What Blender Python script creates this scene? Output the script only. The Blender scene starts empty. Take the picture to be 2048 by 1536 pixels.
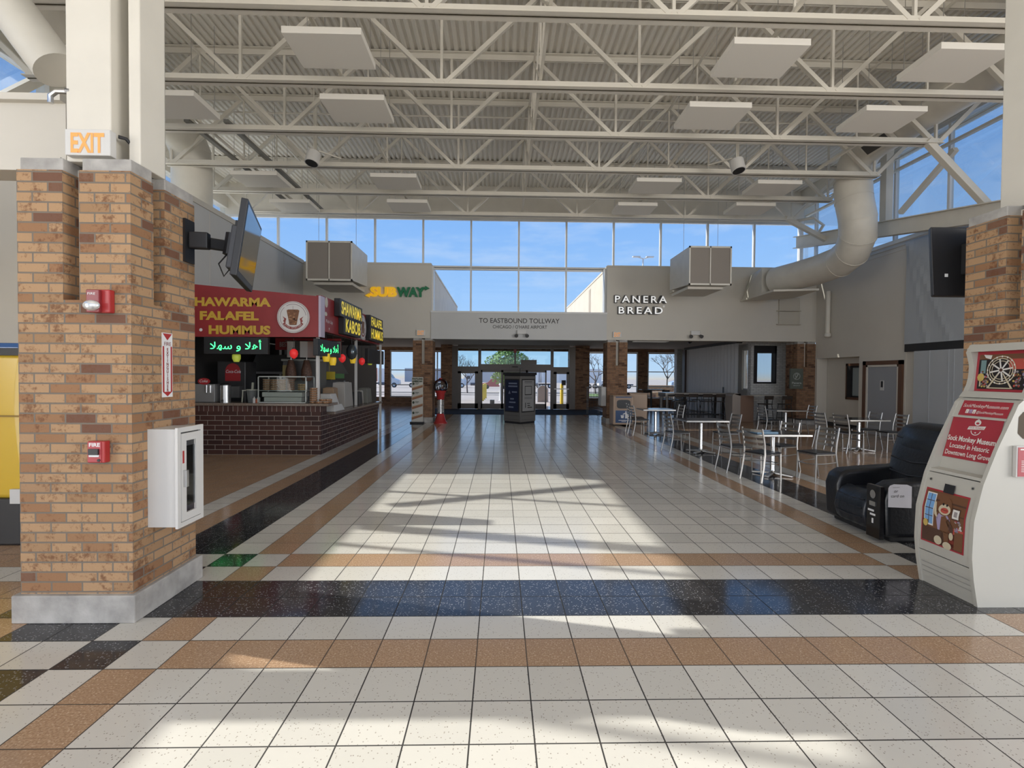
import bpy, math, random
from mathutils import Vector, Matrix
SC = bpy.context.scene
COL = SC.collection
random.seed(7)
# ---------------------------------------------------------------- camera
CAMZ = 1.7067
def cam_axes(yaw=0.02445, pitch=-0.01865, roll=0.00747):
    f = Vector((math.sin(yaw)*math.cos(pitch), math.cos(yaw)*math.cos(pitch), math.sin(pitch)))
    r = Vector((math.cos(yaw), -math.sin(yaw), 0)); u = r.cross(f)
    return math.cos(roll)*r + math.sin(roll)*u, -math.sin(roll)*r + math.cos(roll)*u, f
cr_, cu_, cf_ = cam_axes()
cd = bpy.data.cameras.new('camera'); cam = bpy.data.objects.new('camera', cd); COL.objects.link(cam)
cam.matrix_world = Matrix(((cr_.x, cu_.x, -cf_.x, 0), (cr_.y, cu_.y, -cf_.y, 0), (cr_.z, cu_.z, -cf_.z, CAMZ), (0, 0, 0, 1)))
cd.sensor_fit = 'HORIZONTAL'; cd.sensor_width = 36; cd.lens = 991.9/2048*36; cd.clip_end = 900; cd.clip_start = 0.05
SC.camera = cam
# ---------------------------------------------------------------- view, world, sun, added fill lamps
vs = SC.view_settings; vs.view_transform = 'Standard'; vs.look = 'None'; vs.gamma = 1; vs.use_curve_mapping = False
vs.exposure = 0.60
SC.cycles.use_denoising = True
SC.cycles.max_bounces = 8; SC.cycles.diffuse_bounces = 5; SC.cycles.glossy_bounces = 4; SC.cycles.transmission_bounces = 4
SC.cycles.transparent_max_bounces = 12; SC.cycles.sample_clamp_indirect = 6
W = bpy.data.worlds.new('sky'); SC.world = W; W.use_nodes = True
nt = W.node_tree; nt.nodes.clear()
def N(t, typ, **kw):
    n = t.nodes.new(typ)
    for k, v in kw.items(): setattr(n, k, v)
    return n
def ramp(t, fac, stops, interp='LINEAR'):
    n = N(t, 'ShaderNodeValToRGB'); n.color_ramp.interpolation = interp
    e = n.color_ramp.elements
    while len(e) < len(stops): e.new(0.5)
    for q, (p, c) in zip(e, stops): q.position = p; q.color = (c[0], c[1], c[2], 1)
    if fac is not None: t.links.new(fac, n.inputs[0])
    return n.outputs[0]
def math_(t, op, a, b=None, c=None, clamp=False):
    n = N(t, 'ShaderNodeMath', operation=op); n.use_clamp = clamp
    for i, v in enumerate((a, b, c)):
        if v is None: continue
        if isinstance(v, (int, float)): n.inputs[i].default_value = v
        else: t.links.new(v, n.inputs[i])
    return n.outputs[0]
def mixc(t, fac, a, b, mode='MIX'):
    n = N(t, 'ShaderNodeMix', data_type='RGBA', blend_type=mode)
    for i, v in ((0, fac), (6, a), (7, b)):
        if isinstance(v, (int, float)): n.inputs[i].default_value = v
        elif isinstance(v, tuple): n.inputs[i].default_value = (v[0], v[1], v[2], 1)
        else: t.links.new(v, n.inputs[i])
    return n.outputs[2]
tc = N(nt, 'ShaderNodeTexCoord'); sx = N(nt, 'ShaderNodeSeparateXYZ'); nt.links.new(tc.outputs['Generated'], sx.inputs[0])
sky = ramp(nt, math_(nt, 'MULTIPLY_ADD', sx.outputs[2], 0.5, 0.5), [(0.0, (0.62, 0.55, 0.47)), (0.495, (0.72, 0.64, 0.54)), (0.503, (0.52, 0.71, 0.93)), (0.58, (0.35, 0.59, 0.98)), (0.68, (0.215, 0.455, 0.94)), (1.0, (0.15, 0.34, 0.80))])
mp = N(nt, 'ShaderNodeMapping'); mp.inputs['Scale'].default_value = (1.6, 1.6, 7.5); mp.inputs['Rotation'].default_value = (0.05, 0.12, 0.4)
nt.links.new(tc.outputs['Generated'], mp.inputs[0])
cn = N(nt, 'ShaderNodeTexNoise'); cn.inputs['Scale'].default_value = 2.6; cn.inputs['Detail'].default_value = 7; cn.inputs['Roughness'].default_value = 0.62
nt.links.new(mp.outputs[0], cn.inputs['Vector'])
cl = ramp(nt, cn.outputs['Fac'], [(0.50, (0, 0, 0)), (0.74, (0.55, 0.55, 0.55))])
skyc = mixc(nt, cl, sky, (0.66, 0.77, 0.96))
bg = N(nt, 'ShaderNodeBackground'); nt.links.new(skyc, bg.inputs[0]); bg.inputs[1].default_value = 0.69
wo = N(nt, 'ShaderNodeOutputWorld'); nt.links.new(bg.outputs[0], wo.inputs[0])
SUN_D = Vector((1.46, -0.365, -1.0))
def lamp(name, typ, loc, direction, **kw):
    d = bpy.data.lights.new(name, typ); o = bpy.data.objects.new(name, d); COL.objects.link(o)
    o.location = loc; o.rotation_euler = Vector(direction).to_track_quat('-Z', 'Y').to_euler()
    for k, v in kw.items(): setattr(d, k, v)
    return o
lamp('sun', 'SUN', (-30, 8, 25), SUN_D, energy=3.9, angle=0.0093, color=(1.0, 0.94, 0.85))
# added fill lamps, standing in for daylight from entrances out of view
lamp('fill_opposite', 'AREA', (0.65, -11.0, 3.2), (0, 1, 0.40), energy=560, shape='RECTANGLE', size=20, size_y=6.5, color=(1.0, 0.965, 0.92))

lamp('fill_left_arm', 'AREA', (-13.5, -4.5, 3.0), (1, .12, 0.38), energy=1050, shape='RECTANGLE', size=8, size_y=5, color=(1.0, 0.97, 0.93))
lamp('fill_right_arm', 'AREA', (14.8, -3.5, 3.0), (-1, .2, 0.42), energy=900, shape='RECTANGLE', size=8, size_y=5, color=(1.0, 0.97, 0.93))

# ---------------------------------------------------------------- mesh builder
class MB:
    def __init__(s, root=None):
        s.v = []; s.f = []; s.m = []
        s.o = Vector(root.location) if root is not None else Vector((0, 0, 0))
    def add(s, vs_, fs, mi=0):
        b = len(s.v); s.v += [Vector(p) for p in vs_]
        for f in fs: s.f.append([i+b for i in f]); s.m.append(mi)
        return s
    def poly(s, pts, mi=0): return s.add(pts, [list(range(len(pts)))], mi)
    def box(s, x0, x1, y0, y1, z0, z1, mi=0):
        return s.add([(x0,y0,z0),(x1,y0,z0),(x1,y1,z0),(x0,y1,z0),(x0,y0,z1),(x1,y0,z1),(x1,y1,z1),(x0,y1,z1)],
                     [(3,2,1,0),(4,5,6,7),(0,1,5,4),(1,2,6,5),(2,3,7,6),(3,0,4,7)], mi)
    def hexa(s, lo, hi, mi=0):
        n = len(lo)
        return s.add(list(lo)+list(hi), [list(range(n))[::-1], list(range(n, 2*n))]+[(i, (i+1) % n, n+(i+1) % n, n+i) for i in range(n)], mi)
    def prism(s, pts, vec, mi=0):
        vec = Vector(vec); return s.hexa([Vector(p) for p in pts], [Vector(p)+vec for p in pts], mi)
    def bar(s, p, q, w, h, up=(0, 0, 1), mi=0):
        p = Vector(p); q = Vector(q); d = (q-p).normalized(); up = Vector(up)
        a = d.cross(up)
        if a.length < 1e-4: a = d.cross(Vector((0, 1, 0)))
        a.normalize(); b = a.cross(d)
        c = lambda P: [P-a*w/2-b*h/2, P+a*w/2-b*h/2, P+a*w/2+b*h/2, P-a*w/2+b*h/2]
        return s.hexa(c(p), c(q), mi)
    def tube(s, pts, r, n=8, mi=0, caps=True):
        pts = [Vector(p) for p in pts]; R = r if isinstance(r, (list, tuple)) else [r]*len(pts)
        T = []
        for i in range(len(pts)):
            a = pts[min(i+1, len(pts)-1)]-pts[max(i-1, 0)]; T.append(a.normalized())
        ref = Vector((0, 0, 1)) if abs(T[0].z) < .9 else Vector((1, 0, 0))
        u = T[0].cross(ref).normalized(); vs_ = []
        for i, P in enumerate(pts):
            u = (u-T[i]*u.dot(T[i])).normalized(); w = T[i].cross(u)
            vs_ += [P+(u*math.cos(2*math.pi*k/n)+w*math.sin(2*math.pi*k/n))*R[i] for k in range(n)]
        fs = [(i*n+k, i*n+(k+1) % n, (i+1)*n+(k+1) % n, (i+1)*n+k) for i in range(len(pts)-1) for k in range(n)]
        if caps: fs += [list(range(n))[::-1], [(len(pts)-1)*n+k for k in range(n)]]
        return s.add(vs_, fs, mi)
    def loft(s, rings, mi=0, caps=True):
        n = len(rings[0]); vs_ = [p for r in rings for p in r]
        fs = [(i*n+k, i*n+(k+1) % n, (i+1)*n+(k+1) % n, (i+1)*n+k) for i in range(len(rings)-1) for k in range(n)]
        if caps: fs += [list(range(n))[::-1], [(len(rings)-1)*n+k for k in range(n)]]
        return s.add(vs_, fs, mi)
    def lathe(s, c, prof, n=16, mi=0, caps=True):
        c = Vector(c)
        return s.loft([[c+Vector((r*math.cos(2*math.pi*k/n), r*math.sin(2*math.pi*k/n), z)) for k in range(n)] for r, z in prof], mi, caps)
    def ell(s, c, U, V, a, b, n=24, mi=0, a0=0, a1=2*math.pi):
        c = Vector(c); U = Vector(U); V = Vector(V); full = abs(a1-a0-2*math.pi) < 1e-6
        k = n if full else n+1
        return s.poly([c+U*a*math.cos(a0+(a1-a0)*i/n)+V*b*math.sin(a0+(a1-a0)*i/n) for i in range(k)], mi)
    def ring(s, c, U, V, r0, r1, n=28, mi=0, a0=0, a1=2*math.pi):
        c = Vector(c); U = Vector(U); V = Vector(V)
        P = lambda r, i: c+U*r*math.cos(a0+(a1-a0)*i/n)+V*r*math.sin(a0+(a1-a0)*i/n)
        for i in range(n): s.poly([P(r0, i), P(r1, i), P(r1, i+1), P(r0, i+1)], mi)
        return s
    def text(s, org, U, V, txt, size, mi=0, align='LEFT', bold=0.0, ext=0.0, width=None, sp=1.0, shear=0.0):
        vs_, fs = text_geo(txt, align, bold/size if size else 0, ext/size if size else 0, sp, shear)
        if not vs_: return s
        org = Vector(org); U = Vector(U).normalized(); V = Vector(V).normalized(); Nn = U.cross(V)
        k = size
        if width:
            xs = [p[0] for p in vs_]; k = width/(max(xs)-min(xs))
        return s.add([org+U*p[0]*k+V*p[1]*size+Nn*p[2]*size for p in vs_], fs, mi)
    def framex(s, x0, x1, y0, y1, z0, z1, w, mi=0):
        s.box(x0, x1, y0, y0+w, z0, z1, mi); s.box(x0, x1, y1-w, y1, z0, z1, mi); s.box(x0, x1, y0+w, y1-w, z0, z0+w, mi); return s.box(x0, x1, y0+w, y1-w, z1-w, z1, mi)
    def build(s, name, mats, parent=None, smooth=False, bevel=0, seg=2, base=None):
        o_ = s.o
        if base is not None: o_ = Vector(base)
        me = bpy.data.meshes.new(name); me.from_pydata([p-o_ for p in s.v], [], s.f)
        if not isinstance(mats, (list, tuple)): mats = [mats]
        for m in mats: me.materials.append(m)
        if len(mats) > 1: me.polygons.foreach_set('material_index', s.m)
        if smooth: me.polygons.foreach_set('use_smooth', [True]*len(s.f))
        me.update()
        o = bpy.data.objects.new(name, me); COL.objects.link(o)
        if parent is not None: o.parent = parent
        elif base is not None: o.location = base
        if bevel:
            b = o.modifiers.new('edge', 'BEVEL'); b.width = bevel; b.segments = seg; b.limit_method = 'ANGLE'; b.angle_limit = math.radians(40)
        if smooth:
            try: me.set_sharp_from_angle(angle=math.radians(42))
            except Exception: pass
        return o
_tg = {}
def text_geo(txt, align, bold, ext, sp, shear):
    key = (txt, align, round(bold, 4), round(ext, 4), sp, shear)
    if key not in _tg:
        c = bpy.data.curves.new('t', 'FONT'); c.body = txt; c.size = 1; c.align_x = align; c.offset = bold; c.extrude = ext; c.resolution_u = 3; c.space_character = sp; c.shear = shear
        c.space_line = 0.95
        o = bpy.data.objects.new('t', c); COL.objects.link(o); dg = bpy.context.evaluated_depsgraph_get(); dg.update()
        me = bpy.data.meshes.new_from_object(o.evaluated_get(dg))
        _tg[key] = ([tuple(v.co) for v in me.vertices], [list(p.vertices) for p in me.polygons])
        bpy.data.objects.remove(o); bpy.data.meshes.remove(me); bpy.data.curves.remove(c)
    return _tg[key]
def tag(o, label=None, cat=None, group=None, kind=None):
    for k, v in (('label', label), ('category', cat), ('group', group), ('kind', kind)):
        if v: o[k] = v
    return o
def thing(name, loc, label, cat, group=None, kind=None):
    o = bpy.data.objects.new(name, None); COL.objects.link(o); o.location = loc; o.empty_display_size = .1
    return tag(o, label, cat, group, kind)
def dup(src, loc, rz=0, label=None, group=None):
    def cp(o, par):
        c = o.copy(); COL.objects.link(c)
        if par is not None: c.parent = par
        for ch in KIDS.get(o.name, None) or [x for x in o.children]: cp(ch, c)
        return c
    c = cp(src, None); c.location = loc; c.rotation_euler = (0, 0, rz)
    if label: c['label'] = label
    if group: c['group'] = group
    return c
KIDS = {}
X_, Y_, Z_ = Vector((1, 0, 0)), Vector((0, 1, 0)), Vector((0, 0, 1))

# ---------------------------------------------------------------- materials
MATS = {}
def mat(name, col, rough=0.5, metal=0.0, spec=0.5, emit=0, var=0.0, vscale=3.0, bump=0.0, bscale=40, coat=0, trans=0):
    if name in MATS: return MATS[name]
    m = bpy.data.materials.new(name); m.use_nodes = True; t = m.node_tree; b = t.nodes['Principled BSDF']
    b.inputs['Base Color'].default_value = (*col, 1); b.inputs['Roughness'].default_value = rough; b.inputs['Metallic'].default_value = metal
    b.inputs['Specular IOR Level'].default_value = spec
    if coat: b.inputs['Coat Weight'].default_value = coat; b.inputs['Coat Roughness'].default_value = .08
    if emit: b.inputs['Emission Color'].default_value = (*col, 1); b.inputs['Emission Strength'].default_value = emit
    if var or bump:
        c = N(t, 'ShaderNodeTexCoord'); n = N(t, 'ShaderNodeTexNoise'); n.inputs['Scale'].default_value = vscale; n.inputs['Detail'].default_value = 5
        t.links.new(c.outputs['Object'], n.inputs['Vector'])
        if var:
            lo = tuple(max(0, x*(1-var)) for x in col); hi = tuple(min(1, x*(1+var)) for x in col)
            t.links.new(ramp(t, n.outputs['Fac'], [(0.3, lo), (0.7, hi)]), b.inputs['Base Color'])
        if bump:
            n2 = N(t, 'ShaderNodeTexNoise'); n2.inputs['Scale'].default_value = bscale; n2.inputs['Detail'].default_value = 4
            t.links.new(c.outputs['Object'], n2.inputs['Vector'])
            bp = N(t, 'ShaderNodeBump'); bp.inputs['Strength'].default_value = bump; bp.inputs['Distance'].default_value = .01
            t.links.new(n2.outputs['Fac'], bp.inputs['Height']); t.links.new(bp.outputs[0], b.inputs['Normal'])
    MATS[name] = m; return m
def glassmat(name, tint=(0.96, 0.98, 0.985), refl=0.035):
    if name in MATS: return MATS[name]
    m = bpy.data.materials.new(name); m.use_nodes = True; t = m.node_tree; t.nodes.clear()
    tr = N(t, 'ShaderNodeBsdfTransparent'); tr.inputs[0].default_value = (*tint, 1)
    gl = N(t, 'ShaderNodeBsdfGlossy'); gl.inputs['Roughness'].default_value = 0.02
    fr = N(t, 'ShaderNodeFresnel'); fr.inputs['IOR'].default_value = 1.45
    mx = N(t, 'ShaderNodeMixShader'); out = N(t, 'ShaderNodeOutputMaterial')
    t.links.new(math_(t, 'MULTIPLY', fr.outputs[0], refl*12), mx.inputs[0])
    t.links.new(tr.outputs[0], mx.inputs[1]); t.links.new(gl.outputs[0], mx.inputs[2]); t.links.new(mx.outputs[0], out.inputs[0])
    MATS[name] = m; return m
def facing_uv(t):
    """brick coordinates on axis-aligned walls: along-wall metres, height metres"""
    c = N(t, 'ShaderNodeTexCoord'); g = N(t, 'ShaderNodeNewGeometry')
    s1 = N(t, 'ShaderNodeSeparateXYZ'); t.links.new(c.outputs['Object'], s1.inputs[0])
    s2 = N(t, 'ShaderNodeSeparateXYZ'); t.links.new(g.outputs['True Normal'], s2.inputs[0])
    isx = math_(t, 'GREATER_THAN', math_(t, 'ABSOLUTE', s2.outputs[0]), 0.6)
    u = N(t, 'ShaderNodeMix', data_type='FLOAT'); t.links.new(isx, u.inputs[0]); t.links.new(s1.outputs[0], u.inputs[2]); t.links.new(s1.outputs[1], u.inputs[3])
    cmb = N(t, 'ShaderNodeCombineXYZ'); t.links.new(u.outputs[0], cmb.inputs[0]); t.links.new(s1.outputs[2], cmb.inputs[1])
    return cmb.outputs[0], c.outputs['Object']
def brickmat(name, c1, c2, mortar, bw=0.205, bh=0.0677, gap=0.010, dark=None, mott=None, rough=0.85, bump=0.6, off=(0, 0), tint=None):
    if name in MATS: return MATS[name]
    m = bpy.data.materials.new(name); m.use_nodes = True; t = m.node_tree; b = t.nodes['Principled BSDF']
    uv, ob = facing_uv(t)
    mpn = N(t, 'ShaderNodeMapping'); mpn.inputs['Location'].default_value = (off[0], off[1], 0); t.links.new(uv, mpn.inputs[0])
    br = N(t, 'ShaderNodeTexBrick'); t.links.new(mpn.outputs[0], br.inputs['Vector'])
    br.inputs['Scale'].default_value = 1; br.inputs['Brick Width'].default_value = bw; br.inputs['Row Height'].default_value = bh
    br.inputs['Mortar Size'].default_value = gap/2; br.inputs['Mortar Smooth'].default_value = 0.15; br.inputs['Bias'].default_value = 0
    br.inputs['Color1'].default_value = (0, 0, 0, 1); br.inputs['Color2'].default_value = (1, 1, 1, 1); br.inputs['Mortar'].default_value = (0.5, 0.5, 0.5, 1)
    stops = [(0.0, tint or c1), (0.16, tint or c1), (0.24, c1), (0.45, c2), (0.80, c2)]
    if dark: stops += [(0.91, c2), (0.925, dark), (1.0, dark)]
    base = ramp(t, br.outputs['Color'], stops)
    if mott:
        n = N(t, 'ShaderNodeTexNoise'); n.inputs['Scale'].default_value = 30; n.inputs['Detail'].default_value = 6; n.inputs['Roughness'].default_value = .7; t.links.new(ob, n.inputs['Vector'])
        n2 = N(t, 'ShaderNodeTexNoise'); n2.inputs['Scale'].default_value = 6; t.links.new(ob, n2.inputs['Vector'])
        f = math_(t, 'ADD', n.outputs['Fac'], math_(t, 'MULTIPLY', math_(t, 'SUBTRACT', n2.outputs['Fac'], 0.5), 0.7))
        base = mixc(t, ramp(t, f, [(0.52, (0, 0, 0)), (0.68, (0.8, 0.8, 0.8))]), base, mott)
    colr = mixc(t, br.outputs['Fac'], base, mortar)
    t.links.new(colr, b.inputs['Base Color']); b.inputs['Roughness'].default_value = rough; b.inputs['Specular IOR Level'].default_value = .3
    n3 = N(t, 'ShaderNodeTexNoise'); n3.inputs['Scale'].default_value = 60; n3.inputs['Detail'].default_value = 5; t.links.new(ob, n3.inputs['Vector'])
    h = math_(t, 'ADD', math_(t, 'SUBTRACT', 1.0, br.outputs['Fac']), math_(t, 'MULTIPLY', n3.outputs['Fac'], 0.5))
    bp = N(t, 'ShaderNodeBump'); bp.inputs['Strength'].default_value = bump; bp.inputs['Distance'].default_value = .008
    t.links.new(h, bp.inputs['Height']); t.links.new(bp.outputs[0], b.inputs['Normal'])
    MATS[name] = m; return m
def tilemat(name, base, chip, chip_lo, chip_hi, cscale, grout, var=0.06, rough=0.16, gw=0.0075, bigchip=None):
    m = bpy.data.materials.new(name); m.use_nodes = True; t = m.node_tree; b = t.nodes['Principled BSDF']
    c = N(t, 'ShaderNodeTexCoord'); mpn = N(t, 'ShaderNodeMapping'); mpn.inputs['Location'].default_value = (0.131+30*.3048, -2.26+60*.3048, 0); t.links.new(c.outputs['Object'], mpn.inputs[0])
    br = N(t, 'ShaderNodeTexBrick'); br.offset = 0; br.squash = 1; t.links.new(mpn.outputs[0], br.inputs['Vector'])
    br.inputs['Scale'].default_value = 1; br.inputs['Brick Width'].default_value = .3048; br.inputs['Row Height'].default_value = .3048
    br.inputs['Mortar Size'].default_value = gw/2; br.inputs['Mortar Smooth'].default_value = 0.0
    br.inputs['Color1'].default_value = (*[x*(1-var) for x in base], 1); br.inputs['Color2'].default_value = (*[x*(1+var) for x in base], 1); br.inputs['Mortar'].default_value = (*grout, 1)
    vo = N(t, 'ShaderNodeTexVoronoi'); vo.inputs['Scale'].default_value = cscale; t.links.new(c.outputs['Object'], vo.inputs['Vector'])
    sp = N(t, 'ShaderNodeSeparateColor'); t.links.new(vo.outputs['Color'], sp.inputs[0])
    pick = math_(t, 'GREATER_THAN', sp.outputs[0], chip_lo); near = math_(t, 'LESS_THAN', vo.outputs['Distance'], chip_hi)
    col = mixc(t, math_(t, 'MULTIPLY', pick, near), br.outputs['Color'], chip)
    if bigchip:
        n = N(t, 'ShaderNodeTexNoise'); n.inputs['Scale'].default_value = 90; n.inputs['Detail'].default_value = 4; t.links.new(c.outputs['Object'], n.inputs['Vector'])
        col = mixc(t, ramp(t, n.outputs['Fac'], [(0.42, (0, 0, 0)), (0.60, (1, 1, 1))]), col, bigchip)
    col = mixc(t, br.outputs['Fac'], col, grout)
    t.links.new(col, b.inputs['Base Color'])
    n = N(t, 'ShaderNodeTexNoise'); n.inputs['Scale'].default_value = 1.5; t.links.new(c.outputs['Object'], n.inputs['Vector'])
    r1 = math_(t, 'MULTIPLY_ADD', n.outputs['Fac'], 0.10, rough-0.05)
    t.links.new(math_(t, 'MULTIPLY_ADD', br.outputs['Fac'], 0.5, r1), b.inputs['Roughness'])
    b.inputs['Specular IOR Level'].default_value = 0.5
    bp = N(t, 'ShaderNodeBump'); bp.inputs['Strength'].default_value = .25; bp.inputs['Distance'].default_value = .003; bp.invert = True
    t.links.new(br.outputs['Fac'], bp.inputs['Height']); t.links.new(bp.outputs[0], b.inputs['Normal'])
    MATS[name] = m; return m
M_wall = mat('painted_wall', (0.60, 0.565, 0.50), 0.7, var=.03, vscale=.8)
M_wall2 = mat('painted_wall_cool', (0.56, 0.56, 0.55), 0.7, var=.03, vscale=.8)
M_steel = mat('painted_steel', (0.66, 0.625, 0.55), 0.5, var=.03)
M_deck = mat('painted_deck', (0.76, 0.725, 0.65), 0.55)
M_soffit = mat('soffit', (0.36, 0.32, 0.29), 0.8)
M_alum = mat('aluminium_frame', (0.55, 0.55, 0.55), 0.4, 0.6)
M_whitefr = mat('white_frame', (0.66, 0.66, 0.65), 0.4)
M_darkfr = mat('bronze_frame', (0.11, 0.095, 0.085), 0.4, 0.3)
M_glass = glassmat('window_glass')
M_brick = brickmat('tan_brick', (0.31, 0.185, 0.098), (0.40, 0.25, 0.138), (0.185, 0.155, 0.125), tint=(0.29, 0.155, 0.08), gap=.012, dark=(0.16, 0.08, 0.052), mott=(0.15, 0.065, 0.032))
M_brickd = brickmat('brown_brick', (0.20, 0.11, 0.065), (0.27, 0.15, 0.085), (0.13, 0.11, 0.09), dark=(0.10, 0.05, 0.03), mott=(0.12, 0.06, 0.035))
M_conc = mat('concrete_stone', (0.37, 0.355, 0.335), 0.85, var=.25, vscale=7, bump=.3)
M_black = mat('black_plastic', (0.015, 0.015, 0.017), 0.45)
M_blackg = mat('black_gloss', (0.01, 0.01, 0.012), 0.12)
M_white = mat('white_plastic', (0.60, 0.59, 0.57), 0.4)
M_red = mat('red_plastic', (0.38, 0.03, 0.03), 0.35)
M_chrome = mat('chrome', (0.70, 0.70, 0.70), 0.18, 1.0)
M_inox = mat('brushed_steel', (0.58, 0.58, 0.58), 0.32, 1.0)
# ================================================================ FLOOR
T = .3048; FX0 = -0.131; FY0 = 2.26
TM = [tilemat('terrazzo_white', (0.605, 0.585, 0.54), (0.34, 0.31, 0.27), 0.86, 0.33, 95, (0.035, 0.032, 0.03)),
      tilemat('terrazzo_tan', (0.43, 0.285, 0.18), (0.58, 0.43, 0.30), 0.70, 0.45, 110, (0.10, 0.07, 0.05), bigchip=(0.34, 0.215, 0.132)),
      tilemat('terrazzo_black', (0.028, 0.028, 0.032), (0.24, 0.24, 0.25), 0.84, 0.45, 105, (0.012, 0.012, 0.013), rough=0.11)]
def tile(c, r):
    k = c if c >= 3 else 5-c                     # mirror about the aisle axis: 12 <-> -7
    if c < 3: k = 5-c
    A = {12: 'T', 13: 'W', 14: 'B', 15: 'B', 16: 'T', 17: 'W'}.get(k, 'F' if k < 12 else 'R')
    B = {2: 'T', 7: 'T', 3: 'W', 6: 'W', 4: 'B', 5: 'B'}.get(r, 'F')
    if B == 'F': return {'F': 0, 'R': 1, 'T': 1, 'W': 0, 'B': 2}[A] if r >= 8 or k < 18 else 0
    if k >= 18: return {'T': 1, 'W': 0, 'B': 1}[B]
    if A == 'F': return {'T': 1, 'W': 0, 'B': 2}[B]
    if B == 'B': return 1 if k == 17 else (2 if k != 16 else 2)
    if B == 'T': return {12: 0, 13: 2, 14: 0, 15: 0, 16: 1, 17: 0}[k]
    return {12: 1, 13: 0, 14: 2, 15: 2, 16: 1, 17: 0}[k]
mb = MB()
for r in range(-38, 82):
    c = -32
    while c < 44:
        m_ = tile(c, r); c2 = c
        while c2 < 44 and tile(c2, r) == m_: c2 += 1
        x0, x1, y0, y1 = FX0+c*T, FX0+c2*T, FY0+r*T, FY0+(r+1)*T
        mb.poly([(x0, y0, 0), (x1, y0, 0), (x1, y1, 0), (x0, y1, 0)], m_); c = c2
fl = mb.build('floor', TM); tag(fl, 'polished terrazzo tile floor with tan and black bands', 'floor', kind='structure')
def struct(name, mb, mats, label=None, **kw):
    return tag(mb.build(name, mats, **kw), label, None, None, 'structure')
FW = 17.45                                        # face of the window wall with the shop names
# ================================================================ ROOF DECK
mb = MB(); z0 = 8.40; x = -10.2
p_ = []
while x < 12.2:
    p_ += [(x, z0+.042), (x+.045, z0+.042), (x+.07, z0), (x+.125, z0)]; x += .15
n = len(p_); vs_ = [(a, -9.0, b) for a, b in p_]+[(a, 17.9, b) for a, b in p_]
mb.add(vs_, [(i, i+1, n+i+1, n+i) for i in range(n-1)])
mb.poly([(-10.2, -9, 8.5), (12.2, -9, 8.5), (12.2, 17.9, 8.5), (-10.2, 17.9, 8.5)])
struct('ceiling', mb, M_deck, 'corrugated white metal roof deck')
# ================================================================ WINDOW WALL
def wallbox(name, *b, m=M_wall, label=None):
    mb = MB(); mb.box(*b); return struct(name, mb, m, label)
XL, XR = -2.42, 3.75
wl = MB(); wl.box(-6.85, XL, FW, FW+.45, 2.96, 5.52); wl.box(-9.75, -6.85, FW+.02, FW+.45, 2.96, 5.52)
struct('wall_back_left', wl, M_wall, 'beige wall carrying the green and yellow shop name')
mb = MB(); mb.box(XR, 11.25, FW, FW+.45, 2.96, 5.52); struct('wall_back_right', mb, M_wall, 'beige wall carrying the white shop name')
mb = MB(); mb.box(-9.75, XL, FW-.02, FW+.47, 5.52, 5.58); mb.box(XR, 11.25, FW-.02, FW+.47, 5.52, 5.58); struct('trim_1', mb, M_wall, 'cap along the top of the back walls')
mb = MB(); mb.box(XL, XR, FW-.03, FW+.42, 2.94, 3.86); struct('wall_back_middle', mb, M_wall2, 'grey panel over the entrance with the tollway lettering')
mb = MB(); mb.box(XL-.01, XR+.01, FW-.06, FW+.42, 3.86, 3.92); struct('trim_2', mb, M_whitefr)
mb = MB(); mb.box(-9.9, 11.4, FW+.38, FW+.55, 7.27, 8.44); struct('wall_back_upper', mb, M_steel, 'white band between the high windows and the roof')
GY = FW+.42
wf = MB(); gl = MB()
for i in range(-6, 6):
    xm = 0.645+i*1.706
    z_ = 3.92 if -2 <= i <= 1 and xm > XL and xm < XR else 5.55
    wf.box(xm-.03, xm+.03, GY-.06, GY+.06, z_, 7.27)
wf.box(-9.75, 11.0, GY-.05, GY+.05, 7.21, 7.29); wf.box(-9.75, 11.0, GY-.05, GY+.05, 5.50, 5.58); wf.box(XL, XR, GY-.05, GY+.05, 5.44, 5.52)
wf.box(XL, XL+.06, GY-.3, GY+.05, 3.92, 5.5); wf.box(XR-.06, XR, GY-.3, GY+.05, 3.92, 5.5); wf.box(10.83, 10.95, GY-.08, GY+.08, 5.55, 7.4)
gl.box(-9.7, 10.9, GY-.004, GY+.004, 5.5, 7.27); gl.box(XL, XR, GY-.004, GY+.004, 3.9, 5.5)
w1 = struct('window_1', wf, M_whitefr, 'long row of high windows over the entrance'); g1 = gl.build('glass_pane', M_glass, w1)
# soffit and vestibule ceiling
mb = MB(); mb.box(-11.5, 12.6, FW+.45, 27.2, 3.16, 3.3); mb.box(-11.5, 12.6, FW+.02, FW+.45, 2.97, 3.0); mb.box(-11.5, 12.6, FW+.42, FW+.47, 2.97, 3.2); struct('ceiling_entrance', mb, M_soffit, 'grey soffit over the entrance')
# side block walls seen through the middle window
mb = MB(); mb.box(XL-.5, XL, FW+.5, 28, 3.3, 5.45); mb.box(XL-.5, XL+.02, FW+.5, 28, 5.45, 5.52); struct('wall_wing_left', mb, mat('stucco', (0.62, 0.55, 0.46), .9, var=.05, vscale=2))
mb = MB(); mb.box(XR, XR+.5, FW+.5, 28, 3.3, 5.45); mb.box(XR-.02, XR+.5, FW+.5, 28, 5.45, 5.52); mb.box(XR-.01, XR, 20.6, 21.0, 3.3, 5.3, 1); struct('wall_wing_right', mb, [MATS['stucco'], mat('stucco_shadow', (0.40, 0.34, 0.28), .9)])
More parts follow.
